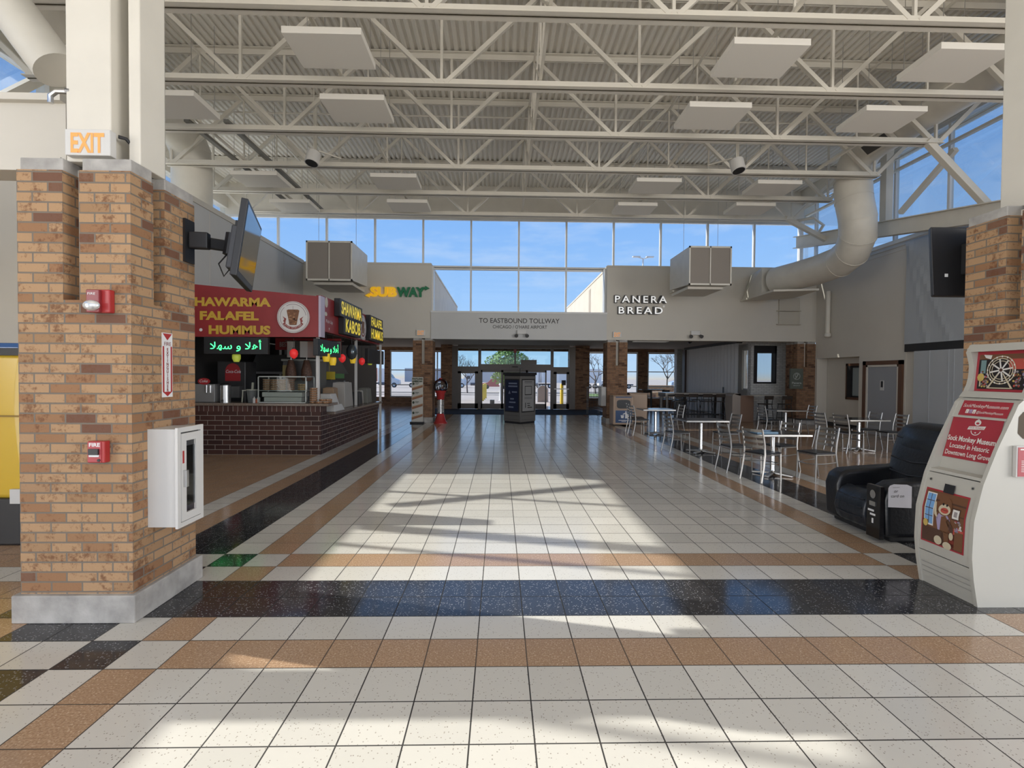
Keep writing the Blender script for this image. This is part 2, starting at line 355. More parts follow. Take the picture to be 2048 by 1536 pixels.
# unseen white roofs of lower blocks, added to bounce sun onto the ceiling
M_bounce = mat('roof_bounce', (0.76, 0.74, 0.70), .8, var=.04)
mb = MB(); mb.box(-22, XL-.5, FW+.5, 28, 5.36, 5.44); mb.box(XR+.5, 22, FW+.5, 28, 5.36, 5.44); struct('roof_bounce_back', mb, M_bounce, 'unseen white roof added behind the high windows to bounce sun')
mb = MB(); mb.box(11.5, 24, -9, FW+.5, 5.30, 5.38); struct('roof_bounce_right', mb, M_bounce)
mb = MB(); mb.box(-24, -10.0, -9, FW+.5, 5.30, 5.38); mb.box(-9.9, -7.06, 10.78, FW, 5.44, 5.48); struct('roof_bounce_left', mb, M_bounce)
# far window wall
mb = MB(); FY = 27.0
mb.box(-11.5, -2.2, FY, FY+.3, 0, .45); mb.box(3.9, 12.6, FY, FY+.3, 0, .45); mb.box(-11.5, 12.6, FY, FY+.3, 3.0, 3.3)
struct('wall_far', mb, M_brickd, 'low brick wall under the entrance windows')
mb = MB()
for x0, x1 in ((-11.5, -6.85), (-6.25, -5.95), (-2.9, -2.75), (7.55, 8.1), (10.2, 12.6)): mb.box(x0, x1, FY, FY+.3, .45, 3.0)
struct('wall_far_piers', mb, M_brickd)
wn = 2
for x0, x1, mids in ((-5.95, -2.9, (-3.4,)), (3.9, 7.55, (4.6, 6.9)), (8.1, 10.2, ())):
    f = MB(); g = MB()
    f.box(x0, x1, FY+.02, FY+.1, .45, .52); f.box(x0, x1, FY+.02, FY+.1, 2.9, 3.0)
    for zz in (1.12, 1.92): f.box(x0, x1, FY-.02, FY+.06, zz-.025, zz+.025)
    for xx in (x0+.03, x1-.03)+mids: f.box(xx-.03, xx+.03, FY+.02, FY+.1, .5, 2.9)
    g.box(x0, x1, FY+.055, FY+.06, .5, 2.95)
    w = struct('window_%d' % wn, f, M_alum, 'entrance hall window with two rails'); g.build('glass_pane', M_glass, w); wn += 1
# door wall
DY = 24.4
mb = MB()
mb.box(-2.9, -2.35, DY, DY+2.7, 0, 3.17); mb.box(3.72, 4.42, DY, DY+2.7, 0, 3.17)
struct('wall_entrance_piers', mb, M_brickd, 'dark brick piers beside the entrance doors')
mb = MB(); mb.box(-3.3, 4.75, 21.2, 24.4, 0.0, 0.012); struct('floor_mat_entrance', mb, mat('dark_mat', (0.03, 0.032, 0.045), .95), 'dark walk-off mat before the doors')
f = MB(); g = MB()
a, b = -2.35, 3.72
f.box(a, a+.28, DY, DY+.14, 0, 3.1); f.box(b-.30, b, DY, DY+.14, 0, 3.1); f.box(a+.28, b-.3, DY+.01, DY+.13, 3.0, 3.16)
xs = (-1.00, 2.57)
for x in xs: f.box(x-.07, x+.07, DY-.02, DY+.14, 0, 3.1)
f.box(-1.0, 2.57, DY-.10, DY+.16, 1.93, 2.22); f.box(a+.28, -1.07, DY+.01, DY+.13, 1.86, 2.1); f.box(2.64, b-.30, DY+.01, DY+.13, 1.86, 2.1)
f.box(0.70, .78, DY, DY+.1, 2.2, 3.0)
g.box(a+.2, b-.2, DY+.06, DY+.065, 2.1, 3.05)
ent = struct('door_entrance_frame', f, M_darkfr, 'bronze frame of the glazed entrance doors'); g.build('glass_pane', glassmat('tinted_glass', (0.82, 0.92, 0.94)), ent)
def leaf(n_, x0, x1, y, h, m_=.09, lab=None, handle=None):
    f = MB(); f.box(x0, x0+m_, y, y+.05, 0.02, h); f.box(x1-m_, x1, y, y+.05, .02, h); f.box(x0, x1, y, y+.05, .02, .28); f.box(x0, x1, y, y+.05, h-.10, h)
    o = struct(n_, f, M_darkfr, lab); g = MB(); g.box(x0+m_, x1-m_, y+.02, y+.025, .28, h-.1); g.build('glass_pane', M_glass, o)
    if handle: hb = MB(); hb.box(x0+.04, x1-.04, y-.06, y-.02, 1.0, 1.04); hb.bar((handle, y-.05, .35), (handle, y-.05, 1.05), .035, .035); hb.build('push_bar', M_alum, o)
leaf('door_1', -2.07, -1.07, DY+.03, 1.86, .16, 'left hinged glass door of the entrance')
leaf('door_2', -0.93, 0.13, DY+.01, 1.93, .07, 'left sliding glass door leaf')
leaf('door_3', 0.10, 1.35, DY+.07, 1.93, .07, 'middle sliding glass door leaf')
leaf('door_4', 1.30, 2.30, DY+.01, 1.93, .07, 'right sliding glass door leaf')
leaf('door_5', 2.64, 3.45, DY+.03, 1.86, .16, 'right hinged glass door of the entrance', 3.30)
# ================================================================ SIDE WALLS
mb = MB(); mb.box(-7.05, -6.85, 10.55, FW, 0, 5.5); mb.box(-9.75, -7.05, 10.55, 10.75, 0, 5.5)
struct('wall_left_shop', mb, M_wall2, 'grey shop wall behind the red food stall')
mb = MB(); mb.box(-7.08, -6.82, 10.52, FW, 5.5, 5.62); mb.box(-9.75, -7.08, 10.52, 10.78, 5.5, 5.62)
for yy in (11.9, 13.9, 15.9): mb.box(-6.853, -6.845, yy, yy+.012, 2.6, 5.5)
struct('trim_3', mb, M_wall, 'cap of the grey shop wall')
mb = MB(); mb.box(-9.95, -9.75, -1.0, FW+.45, 0, 5.5); mb.box(-9.95, -9.75, -9, -1.0, 5.3, 5.5); mb.box(-9.95, -9.75, -9, -1.0, 0, .15)
for y in (-8.9, -7, -5, -3): mb.box(-9.9, -9.8, y, y+.1, .15, 5.3)  # unseen stretch left open to let sun onto the floor for bounce
struct('wall_left', mb, M_wall)
mb = MB(); mb.box(11.25, 11.45, 13.5, 15.28, 0, 5.4); mb.box(11.25, 11.45, 15.28, FW, 2.36, 5.4); mb.box(11.62, 11.8, 15.28, FW+.2, 0, 2.36); mb.box(11.46, 11.8, 15.2, FW, 2.36, 2.5); mb.box(11.24, 11.61, FW-.12, FW+.1, 0, 2.355); mb.box(11.45, 11.62, 15.1, 15.28, 0, 2.36)
mb.box(11.27, 11.45, 6.0, 13.5, 0, 5.4)
struct('wall_right', mb, M_wall, 'beige right wall with a recessed window')
mb = MB(); mb.box(11.22, 11.48, 6, FW, 5.4, 5.5); mb.box(11.235, 11.25, 13.5, FW, 5.28, 5.30); struct('trim_4', mb, M_wall)
mb = MB(); mb.box(11.235, 11.25, 13.5, 13.56, 0, .14); mb.box(11.60, 11.62, 15.3, FW, 0, .14); struct('baseboard_right', mb, M_black, 'black rubber skirting')
# clerestory glazing left and right
for sx_, nm, mull in ((10.98, 'window_right', (17.1, 15.4, 13.62, 11.95, 10.25, 8.55, 6.85)), (-9.72, 'window_left', (16.0, 13.6, 11.4, 9.25, 7.0, 4.9, 3.2, 1.3, -.6, -2.4, -4.2, -6.0, -7.8))):
    f = MB(); g = MB(); zt = 7.95 if sx_ > 0 else 7.90
    for yy in mull: f.box(sx_-.05, sx_+.05, yy-.035, yy+.035, 5.45, zt)
    y0 = 4.0 if sx_ > 0 else -9
    f.box(sx_-.06, sx_+.06, y0, FW+.4, 5.42, 5.52); f.box(sx_-.06, sx_+.06, y0, FW+.4, zt-.04, zt+.06)
    g.box(sx_-.003, sx_+.003, y0, FW+.4, 5.5, zt)
    w = struct(nm, f, M_whitefr, 'high side windows under the roof'); g.build('glass_pane', M_glass, w)
mb = MB(); mb.box(10.85, 11.2, -9, FW+.4, 7.98, 8.44); mb.box(-9.95, -9.6, -9, FW+.4, 7.93, 8.44); mb.box(-9.9, -9.62, 10.9, FW+.4, 7.5, 7.95); struct('trim_5', mb, M_steel, 'roof edge over the side windows, with a left piece added to block sun')  # lower piece on the left added to block a stray strip of sun
# ================================================================ PILLARS
def pillar(name, x0, x1, y0, y1, face, label, m=None, top=3.06):
    """brick pillar with grooves in its upper part; face = +1/-1: which side the open aisle lies"""
    m = m or M_brick; r = thing(name, (x0, y0, 0), label, 'pillar', 'brick pillars of the hall', 'structure')
    b = MB(r); gx = (x0+x1)/2-.0; gs = 2.19*top/3.06; d = .13
    w = x1-x0; dpt = y1-y0
    a0, a1 = x0+.30, x0+.41; e0, e1 = y0+.22, y0+.34
    if face < 0: a0, a1 = x1-.41, x1-.30
    b.box(x0, x1, y0, y1, .19, gs)
    for xa, xb in ((x0, a0), (a1, x1)):
        for ya, yb in ((y0, e0), (e1, y1)): b.box(xa, xb, ya, yb, gs, top)
    b.build('brick_shaft', m, r)
    c = MB(r); c.box(x0+d, x1-d, y0+d, y1-d, gs, top+.05); c.build('steel_core', M_steel, r)
    c = MB(r); c.box(x0-.035, x1+.035, y0-.035, y1+.04, 0, .19); c.build('plinth', M_conc, r, bevel=.008)
    c = MB(r)
    for xa, xb in ((x0, a0), (a1, x1)):
        for ya, yb in ((y0, e0), (e1, y1)): c.box(xa+.012, xb-.004, ya+.012, yb-.004, top, top+.085)
    c.build('cap_stone', M_conc, r, bevel=.006)
    return r
pillar('brick_pillar', -3.25, -2.50, 3.43, 4.13, 1, 'large tan brick pillar close by with red fire devices')
pillar('brick_pillar', 4.20, 4.95, 3.70, 4.40, -1, 'tan brick pillar behind the red and white museum kiosk')
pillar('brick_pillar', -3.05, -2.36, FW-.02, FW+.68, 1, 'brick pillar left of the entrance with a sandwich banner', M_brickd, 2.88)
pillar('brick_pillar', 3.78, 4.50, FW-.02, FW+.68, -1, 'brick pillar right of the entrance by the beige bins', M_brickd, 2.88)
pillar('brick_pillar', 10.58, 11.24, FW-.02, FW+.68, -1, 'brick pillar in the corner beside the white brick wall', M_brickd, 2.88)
def column(x0, face, label, dy=0):
    r = thing('steel_column', (x0, 3.5+dy, 3.1), label, 'column', 'white steel columns on the brick pillars', 'structure')
    b = MB(r)
    if face > 0:
        b.box(x0+.27, x0+.57, 3.50, 3.80, 3.145, 8.4); b.box(x0+.66, x0+.74, 3.54, 3.80, 3.145, 8.4)
    else:
        b.box(x0+.30, x0+.62, 3.78, 4.02, 3.145, 8.4); b.box(x0+.14, x0+.22, 3.80, 4.24, 3.145, 8.4)
    b.build('flange_casing', M_steel, r, bevel=.008)
    b = MB(r); b.box(x0+.3, x0+.70, 3.82, 3.86, 3.1, 8.4) if face > 0 else b.box(x0+.222, x0+.6, 4.06, 4.10, 3.145, 8.4); b.build('web_plate', mat('steel_recess_shade', (0.34, 0.32, 0.28), .6, var=.1), r)  # web plate colour darkened to stand for shade in the recess
column(-3.25, 1, 'white steel column standing on the near brick pillar')
column(4.20, -1, 'white steel column standing on the pillar behind the kiosk')
# left arm of the hall beyond the near pillar
mb = MB(); mb.box(-9.7, -3.28, 3.85, 3.97, 3.30, 3.72); mb.box(-9.7, -3.28, 3.80, 4.02, 3.72, 3.77); mb.box(-9.7, -3.28, 3.80, 4.02, 3.20, 3.30); struct('wall_left_bulkhead', mb, M_wall, 'beige bulkhead left of the near pillar')
mb = MB(); mb.box(-9.7, -6.5, 7.2, 7.4, 0, 4.4); struct('wall_left_arm', mb, M_wall)
mb = MB(); mb.box(-9.7, -4.6, 18.4, 18.6, 0, 3.16); struct('wall_subway_back', mb, mat('dark_wall', (0.10, 0.09, 0.085), .7), 'dark wall of the sandwich shop')
mb = MB(); mb.box(11.25, 11.5, FW+.7, 19.7, 0, 3.2); mb.box(11.25, 11.5, 22.8, 27.3, 0, 3.2); mb.box(11.25, 11.5, 19.7, 22.8, 0, 1.1); mb.box(11.25, 11.5, 19.7, 22.8, 2.95, 3.2); struct('wall_cafe_side', mb, M_wall)
f = MB(); f.framex(11.3, 11.4, 19.7, 22.8, 1.1, 2.95, .05); w = struct('window_7', f, M_whitefr, 'side window of the cafe'); g = MB(); g.box(11.34, 11.345, 19.75, 22.75, 1.15, 2.9); g.build('glass_pane', M_glass, w)
M_wbrick = brickmat('white_brick', (0.52, 0.52, 0.51), (0.60, 0.60, 0.59), (0.34, 0.34, 0.34), bump=1.0, gap=.014)
mb = MB(); mb.box(9.72, 9.83, 19.0, 19.25, 0, 3.16); mb.box(10.72, 11.25, 19.0, 19.25, 0, 3.16); mb.box(9.83, 10.72, 19.0, 19.25, 0, 1.46); mb.box(9.83, 10.72, 19.0, 19.25, 2.9, 3.16)
struct('wall_cafe_brick', mb, M_wbrick, 'white painted brick wall with a black framed window')
f = MB(); f.box(9.83, 9.94, 18.94, 19.25, 1.46, 2.9); f.box(10.66, 10.72, 18.98, 19.25, 1.46, 2.9); f.box(9.83, 10.72, 18.98, 19.25, 1.44, 1.50); f.box(9.83, 10.72, 18.98, 19.25, 2.62, 2.9)
w = struct('window_5', f, M_black, 'black framed cafe window in the white brick wall'); g = MB(); g.box(9.94, 10.66, 19.08, 19.09, 1.5, 2.62); g.build('glass_pane', M_glass, w)
mb = MB(); mb.box(9.55, 10.25, 26.6, 27, 0, 3.16); struct('wall_cafe_tiles', mb, M_wbrick)
# exterior ground: level by the building, falling towards the truck lot
mb = MB(); Gy = [27.3, 38, 125, 420]; Gz = [-.02, -.02, -1.45, -1.6]
for i in range(3): mb.poly([(-300, Gy[i], Gz[i]), (300, Gy[i], Gz[i]), (300, Gy[i+1], Gz[i+1]), (-300, Gy[i+1], Gz[i+1])])
struct('ground', mb, mat('concrete_lot', (0.50, 0.42, 0.35), .9, var=.12, vscale=.35), 'pale concrete parking lot')
mb = MB()
for y0, y1, x0, x1 in ((44, 45, -60, 60), (52, 54.5, -60, 60)): mb.poly([(x0, y0, .02-(y0-38)*.01644), (x1, y0, .02-(y0-38)*.01644), (x1, y1, .02-(y1-38)*.01644), (x0, y1, .02-(y1-38)*.01644)])
struct('ground_curb_lines', mb, mat('asphalt_dark', (0.20, 0.18, 0.16), .9))
mb = MB(); mb.poly([(7, 40, .0), (60, 40, .0), (60, 50, -.16), (9, 50, -.16)]); mb.poly([(-30, 32, .0), (-6.5, 32, .0), (-6.5, 34, .0), (-30, 34, .0)]); tag(mb.build('lawn', mat('grass_green', (0.16, 0.22, 0.06), 1, var=.4, vscale=4)), 'green lawn strip outside the windows', 'grass', kind='structure')
# right wall: recessed window and door
f = MB(); f.box(11.55, 11.64, 15.26, 16.30, .97, 1.05); f.box(11.55, 11.64, 15.26, 16.30, 2.08, 2.16); f.box(11.55, 11.64, 16.22, 16.30, 1.0, 2.16); f.box(11.55, 11.64, 15.26, 15.36, 1.0, 2.16); f.box(11.53, 11.62, 16.04, 16.22, 1.05, 2.08, 1); f.box(11.58, 11.62, 15.36, 16.04, 1.05, 1.1, 1); f.box(11.58, 11.62, 15.36, 16.04, 2.02, 2.08, 1)
M_wood = mat('brown_frame', (0.115, 0.055, 0.03), .45)
w = struct('window_6', f, [M_wood, M_black], 'small brown framed window in the recess of the right wall'); g = MB(); g.box(11.6, 11.61, 15.36, 16.04, 1.1, 2.02); g.build('glass_pane', mat('frosted_pane', (0.30, 0.34, 0.34), .2), w)
f = MB(); f.box(11.19, 11.26, 13.55, 13.68, 0, 2.2); f.box(11.19, 11.26, 14.92, 15.05, 0, 2.2); f.box(11.19, 11.26, 13.55, 15.05, 2.08, 2.2); f.box(11.2, 11.26, 13.68, 13.74, 0, 2.08, 1); f.box(11.2, 11.26, 14.86, 14.92, 0, 2.08, 1); f.box(11.2, 11.26, 13.68, 14.92, 2.02, 2.08, 1)
d_ = struct('door_6', f, [M_wood, M_wall], 'grey door with brown frame in the right wall')
g = MB(); g.box(11.22, 11.25, 13.74, 14.86, 0, 2.02); g.build('door_panel', mat('grey_door', (0.30, 0.31, 0.33), .5), d_)
g = MB(); g.box(11.212, 11.222, 14.22, 14.36, 1.33, 1.62); g.box(11.208, 11.213, 14.25, 14.33, 1.42, 1.60, 1); g.build('door_notice', [M_white, M_black], d_)
# shop hoarding: grey sheet above, grey boards below
mb = MB(); nY = 52; nZ = 40
P = [[None]*(nZ+1) for _ in range(nY+1)]
for i in range(nY+1):
    for j in range(nZ+1):
        y = 13.48-i*.115; z = 2.63+(5.46-2.63)*j/nZ
        P[i][j] = (11.19-.012*math.sin((13.48-y)*3+z*.8)-.02*math.exp(-(((13.48-y)-.5*(5.46-z))/.10)**2)-.018*math.exp(-(((13.48-y)-.25*(5.46-z))/.07)**2)-.015*math.exp(-(((13.48-y)-.9*(5.46-z))/.14)**2), y, z)
for i in range(nY):
    for j in range(nZ): mb.poly([P[i][j], P[i][j+1], P[i+1][j+1], P[i+1][j]])
tag(mb.build('grey_sheet', mat('grey_sheet', (0.40, 0.425, 0.45), .8), smooth=True), 'grey fabric sheet stretched over the closed shop front on the right wall', 'sheet')
mb = MB(); mb.box(11.19, 11.265, 7.5, 13.48, 2.42, 2.63); struct('trim_6', mb, M_black, 'black gap above the grey boards')
mb = MB(); mb.box(11.14, 11.235, 7.5, 13.1, 0, 2.42)
for yy in (12.6, 12.05, 11.9): mb.box(11.13, 11.14, yy, yy+.02, 0, 2.42)
tag(mb.build('hoarding_board', mat('grey_board', (0.42, 0.44, 0.46), .6)), 'light grey hoarding board behind the massage chair', 'board')
# ================================================================ ROOF STEEL
BN = [-7.95, -4.5, -1.05, 2.4, 5.85, 9.3]; TN = [-9.6, -6.22, -2.78, .67, 4.12, 7.57, 10.9]
ZB, ZT = 6.70, 8.39
def make_truss():
    r = thing('roof_truss', (0, 0, 0), 'x', 'roof truss', 'steel trusses under the roof')
    b = MB(); b.box(-9.6, 10.9, -.10, .10, ZT-.015, ZT); b.box(-9.6, 10.9, -.028, -.012, ZT-.12, ZT); b.box(-9.6, 10.9, .012, .028, ZT-.12, ZT); b.build('top_chord', M_steel, r)
    b = MB(); b.box(-8.1, 9.4, -.11, -.012, ZB, ZB+.016); b.box(-8.1, 9.4, .012, .11, ZB, ZB+.016); b.box(-8.1, 9.4, -.03, -.012, ZB, ZB+.13); b.box(-8.1, 9.4, .012, .03, ZB, ZB+.13); b.build('bottom_chord', M_steel, r)
    for i, x in enumerate(BN):
        for tx in (TN[i], TN[i+1]):
            w = .085 if i in (0, 5) or abs(tx-x) < 1 else .07
            b = MB(); b.bar((x+(.06 if tx > x else -.06), 0, ZB+.06), (tx, 0, ZT-.06), .075, w); b.build('web_diagonal', M_steel, r)
        b = MB(); b.bar((x, 0, ZB+.02), (x, 0, ZT-.03), .045, .045, (0, 1, 0)); b.build('web_post', M_steel, r)
    for x in TN[1:-1]:
        b = MB(); b.bar((x, 0, ZB+.02), (x, 0, ZT-.03), .03, .03, (0, 1, 0)); b.build('web_post', M_steel, r)
    return r
tl = {3: 'white steel roof truss overhead, out past the top of the view', 4: 'white steel roof truss nearest the camera, along the top of the view', 5: 'second white steel roof truss, under the nearest row of ceiling panels', 6: 'third white steel roof truss from the camera, before the dark duct grille', 7: 'fourth white steel roof truss, just behind the two round speakers', 8: 'fifth white steel roof truss, second from the high windows', 9: 'last white steel roof truss, closest to the high windows'}
tr0 = make_truss(); TRS = {}
for k in range(9, 2, -1):
    o = tr0 if k == 9 else dup(tr0, (0, 0, 0)); o.location = (0, 1.75*k, 0); o['label'] = tl[k]; TRS[k] = o
for i, (x, l) in enumerate(((.67, 'middle'), (-2.78, 'left'), (4.12, 'right'), (-6.22, 'far left'), (7.86, 'far right'))):
    b = MB(); b.box(x-.025, x+.025, 4.4, 15.9, ZB+.14, ZB+.19); b.box(x-.02, x+.02, 4.4, 17.6, ZT-.16, ZT-.12)
    if i == 0:
        for k in range(4, 10): b.bar((x, 1.75*k, ZT-.15), (x, 1.75*(k-1), ZB+.17), .035, .035); b.bar((x, 1.75*(k-1), ZT-.15), (x, 1.75*k, ZB+.17), .035, .035)
    tag(b.build('bridging_bar', M_steel), 'thin white %s bridging bars tying the roof trusses together' % l, 'bridging bar', 'bars between the trusses')
b = MB(); b.tube([(-8.6, 12.7, 8.22), (9.8, 12.7, 8.22)], .022, 6); 
for x in (-7.2, -3.6, 0, 3.6, 7.2): b.tube([(x, 12.7, 8.22), (x, 12.7, 8.4)], .008, 5)
tag(b.build('sprinkler_pipe', M_steel), 'thin white sprinkler pipe across the roof between the trusses', 'pipe')
for x, l in ((-6.45, 'outer'), (-5.65, 'inner')):
    r = thing('hanger_channel', (x, 12, 6.86), '%s grey steel channel laid on the trusses above the red stall' % l, 'channel', 'grey hanger channels')
    b = MB(r); b.box(x-.05, x+.05, 10.4, 16.0, 6.835, 6.90); b.build('rail', mat('dark_channel', (0.24, 0.235, 0.22), .5, .4), r)
# hanging white panels
def make_panel():
    r = thing('acoustic_panel', (0, 0, 0), 'x', 'acoustic panel', 'white panels hung under the roof')
    b = MB(); b.box(-.575, .575, -.42, .42, 0, .10); b.build('board', mat('panel_white', (0.74, 0.71, 0.65), .8), r, bevel=.006)
    for x in (-.5, .5):
        for y in (-.36, .36): b = MB(r); b.tube([(x, y, .1), (x, y, 1.76)], .006, 5); b.build('hanger_wire', M_inox, r)
    return r
pn = [(-2.62, 7.75, 'nearest row, over the near pillar side'), (4.0, 7.75, 'nearest row, right of the aisle'), (7.12, 7.75, 'nearest row, by the right roof duct'),
      (-6.05, 9.46, 'second row, half hidden by the near column'), (-2.69, 9.47, 'second row, left of the aisle'), (4.0, 9.47, 'second row, right of the aisle'), (7.28, 9.47, 'second row, beside the duct grille'),
      (-6.15, 12.97, 'third row, above the tilted television'), (-2.7, 12.97, 'third row, left of the aisle'), (4.0, 12.97, 'third row, right of the aisle'), (7.1, 12.97, 'third row, by the bent round duct'),
      (-6.1, 14.95, 'last row, over the left box duct'), (-2.7, 14.8, 'last row, above the yellow and green shop name'), (3.95, 14.75, 'last row, above the white shop name'), (7.33, 14.6, 'last row, over the right box duct')]
p0 = make_panel()
for i, (x, y, l) in enumerate(pn):
    o = p0 if i == 0 else dup(p0, (0, 0, 0)); o.location = (x, y, 6.62); o['label'] = 'white square hanging panel of the '+l
# round ducts
def duct(name, path, rad, label, seams=()):
    r = thing(name, path[0], label, 'air duct')
    b = MB(r); b.tube(path, rad, 28); b.build('duct_pipe', mat('duct_paint', (0.63, 0.60, 0.53), .45, var=.05), r, smooth=True)
    for i in seams:
        b = MB(r); p, q = Vector(path[i]), Vector(path[i+1]); d = (q-p).normalized(); b.tube([p-d*.02, p+d*.02], rad+.008, 28); b.build('seam_band', MATS['duct_paint'], r, smooth=True)
    return r
dr = duct('round_duct', [(9.2, 1.5, 7.55), (9.2, 6, 7.55), (9.2, 12.1, 7.55), (9.2, 12.5, 7.46), (9.2, 12.75, 7.22), (9.2, 12.86, 6.85), (9.22, 12.84, 6.35), (9.27, 12.76, 5.85), (9.36, 12.86, 5.42), (9.46, 13.2, 5.10), (9.52, 13.75, 4.95), (9.46, 14.6, 4.90), (9.25, 15.4, 4.87), (9.02, 16.1, 4.85)], .43, 'big round white duct bending down from the roof at the right', (1, 5, 6, 7, 8, 9, 10))
b = MB(dr); b.hexa([(8.58, 16.15, 4.42), (9.45, 16.35, 4.42), (9.45, 17.44, 4.42), (8.55, 17.44, 4.42)], [(8.58, 16.15, 5.28), (9.45, 16.35, 5.28), (9.45, 17.44, 5.28), (8.85, 17.44, 5.28)]); b.hexa([(8.5, 15.3, 4.36), (9.75, 15.0, 4.36), (9.9, 16.6, 4.36), (8.5, 17.44, 4.36)], [(8.5, 15.3, 4.42), (9.75, 15.0, 4.42), (9.9, 16.6, 4.42), (8.5, 17.44, 4.42)]); b.build('outlet_box', MATS['duct_paint'], dr)
b = MB(dr); U = Vector((0, 1, 0)); Vv = Vector((.7, 0, .7)).normalized(); c_ = Vector((8.86, 11.55, 7.26)); n_ = Vector((-.7, 0, -.7)).normalized(); Vv = Vector((-.7, 0, .7)).normalized()
b.hexa([c_-U*.42-Vv*.17, c_+U*.42-Vv*.17, c_+U*.42+Vv*.17, c_-U*.42+Vv*.17], [p+n_*.10 for p in (c_-U*.42-Vv*.17, c_+U*.42-Vv*.17, c_+U*.42+Vv*.17, c_-U*.42+Vv*.17)])
b.hexa([c_+n_*.1-U*.36-Vv*.12, c_+n_*.1+U*.36-Vv*.12, c_+n_*.1+U*.36+Vv*.12, c_+n_*.1-U*.36+Vv*.12], [p+n_*.108 for p in (c_-U*.36-Vv*.12, c_+U*.36-Vv*.12, c_+U*.36+Vv*.12, c_-U*.36+Vv*.12)], 1); b.build('duct_grille', [MATS['duct_paint'], mat('grille_dark', (0.06, 0.055, 0.05), .6)], dr)
duct('round_duct', [(-7.75, 2.5, 7.55), (-7.75, 6, 7.55), (-7.75, 12.0, 7.55), (-7.75, 12.4, 7.46), (-7.75, 12.65, 7.22), (-7.75, 12.72, 6.85), (-7.75, 12.72, 5.2)], .45, 'round white duct at the left dropping behind the grey shop wall', (1, 4, 5))
duct('round_duct', [(-4.25, 4.2, 5.0), (-3.64, 4.2, 4.17)], .165, 'round white pipe strut in the upper left corner of the hall')
b = MB(); b.box(-3.66, -3.12, 4.36, 4.5, 3.3, 4.3); tag(b.build('pipe_casing', M_steel, base=(-3.4, 4.43, 3.3)), 'white box casing behind the pipe strut, left of the near column', 'casing')
r = thing('conduit_elbow', (-3.1, 3.5, 3.6), 'short grey conduit elbow on the left side of the near white column', 'conduit'); b = MB(r); b.tube([(-2.96, 3.52, 3.63), (-3.06, 3.52, 3.63), (-3.10, 3.52, 3.60), (-3.10, 3.52, 3.55)], .017, 8); b.build('pipe', M_inox, r, smooth=True); b = MB(r); b.tube([(-2.99, 3.52, 3.63), (-2.96, 3.52, 3.63)], .024, 8); b.build('fitting', mat('dark_metal', (0.2, 0.2, 0.2), .4, .8), r)
# box ducts with mesh faces on the window wall
def boxduct(x0, x1, sgn, label):
    r = thing('box_duct', ((x0+x1)/2, 16, 4.4), label, 'air duct', 'box ducts on the window wall')
    y0 = 14.5; b = MB(r); bx0, bx1 = (x0, x1)
    b.hexa([(x0, y0, 4.40), (x1, y0, 4.40), (x1, y0, 5.5), (x0, y0, 5.5)], [(x0, 16.1, 4.50), (x1, 16.1, 4.50), (x1, 16.1, 5.5), (x0, 16.1, 5.5)])
    b.build('casing', MATS['duct_paint'], r)
    b = MB(r); b.box(x0+.2, x1-.45, 16.1, FW+.0, 4.62, 5.35) if sgn > 0 else b.box(x0+.45, x1-.2, 16.1, FW, 4.62, 5.35); b.build('neck', MATS['duct_paint'], r)
    b = MB(r); b.box(bx0+.1, bx1-.1, y0+.3, 16.2, 4.32, 4.40); b.build('drip_tray', MATS['duct_paint'], r)
    b = MB(r); m_ = (x0+x1)/2
    for xa, xb in ((x0, x0+.04), (x1-.04, x1), (m_-.015, m_+.015)): b.box(xa, xb, y0-.04, y0, 4.38, 5.52)
    b.box(x0, x1, y0-.04, y0, 4.38, 4.43); b.box(x0, x1, y0-.04, y0, 5.47, 5.52); b.build('rim', MATS['duct_paint'], r)
    b = MB(r); b.box(x0+.04, x1-.04, y0-.012, y0-.002, 4.43, 5.47); b.build('mesh_face', mat('duct_mesh', (0.26, 0.23, 0.20), .8), r)
    b = MB(r)
    for xx in (x0+.1, x1-.1): b.tube([(xx, 15.2, 5.5), (xx, 15.2, 8.4)], .006, 5)
    b.build('hanger_rod', M_inox, r)
boxduct(-5.60, -4.28, 1, 'square white box duct with mesh face left of the yellow and green shop name')
boxduct(5.52, 6.78, -1, 'square white box duct with mesh face right of the white shop name')
# right girder with braces
r = thing('steel_girder', (10.4, 13.5, 5.5), 'white sloping steel girder before the high right side windows', 'girder')
A1, B1, A0, B0 = Vector((10.4, 17.3, 6.63)), Vector((10.4, 9.6, 5.31)), Vector((10.4, 17.3, 6.22)), Vector((10.4, 9.6, 4.90))
b = MB(r); dx = Vector((.012, 0, 0)); b.hexa([A0-dx, A1-dx, A1+dx, A0+dx], [B0-dx, B1-dx, B1+dx, B0+dx]); fx = Vector((.13, 0, 0)); fz = Vector((0, 0, .022))
for P, Q in ((A0, B0), (A1-fz, B1-fz)): b.hexa([P-fx, P+fx, P+fx+fz, P-fx+fz], [Q-fx, Q+fx, Q+fx+fz, Q-fx+fz])
b.build('beam', M_steel, r)
def girz(y): return 6.63-(17.3-y)/7.7*1.32
for y in (15.75, 14.0, 12.25, 10.5):
    if y in (14.0, 12.25): continue
    b = MB(r); b.bar((9.1, y, 6.78), (10.45, y, 5.45 if y < 12 else 6.1), .14, .14, (0, 1, 0)); b.build('knee_brace', M_steel, r, bevel=.01)
b = MB(r); b.bar((10.3, 11.1, 6.9), (10.4, 12.75, 6.0), .11, .11, (1, 0, 0)); b.build('diagonal_brace', M_steel, r)
b = MB(r); b.box(10.42, 10.62, 13.28, 13.50, 5.9, 7.95); b.build('post', M_steel, r)
b = MB(r); b.bar((10.75, 4, 7.30), (10.75, 17.3, 7.36), .10, .06); b.build('eave_angle', M_steel, r)
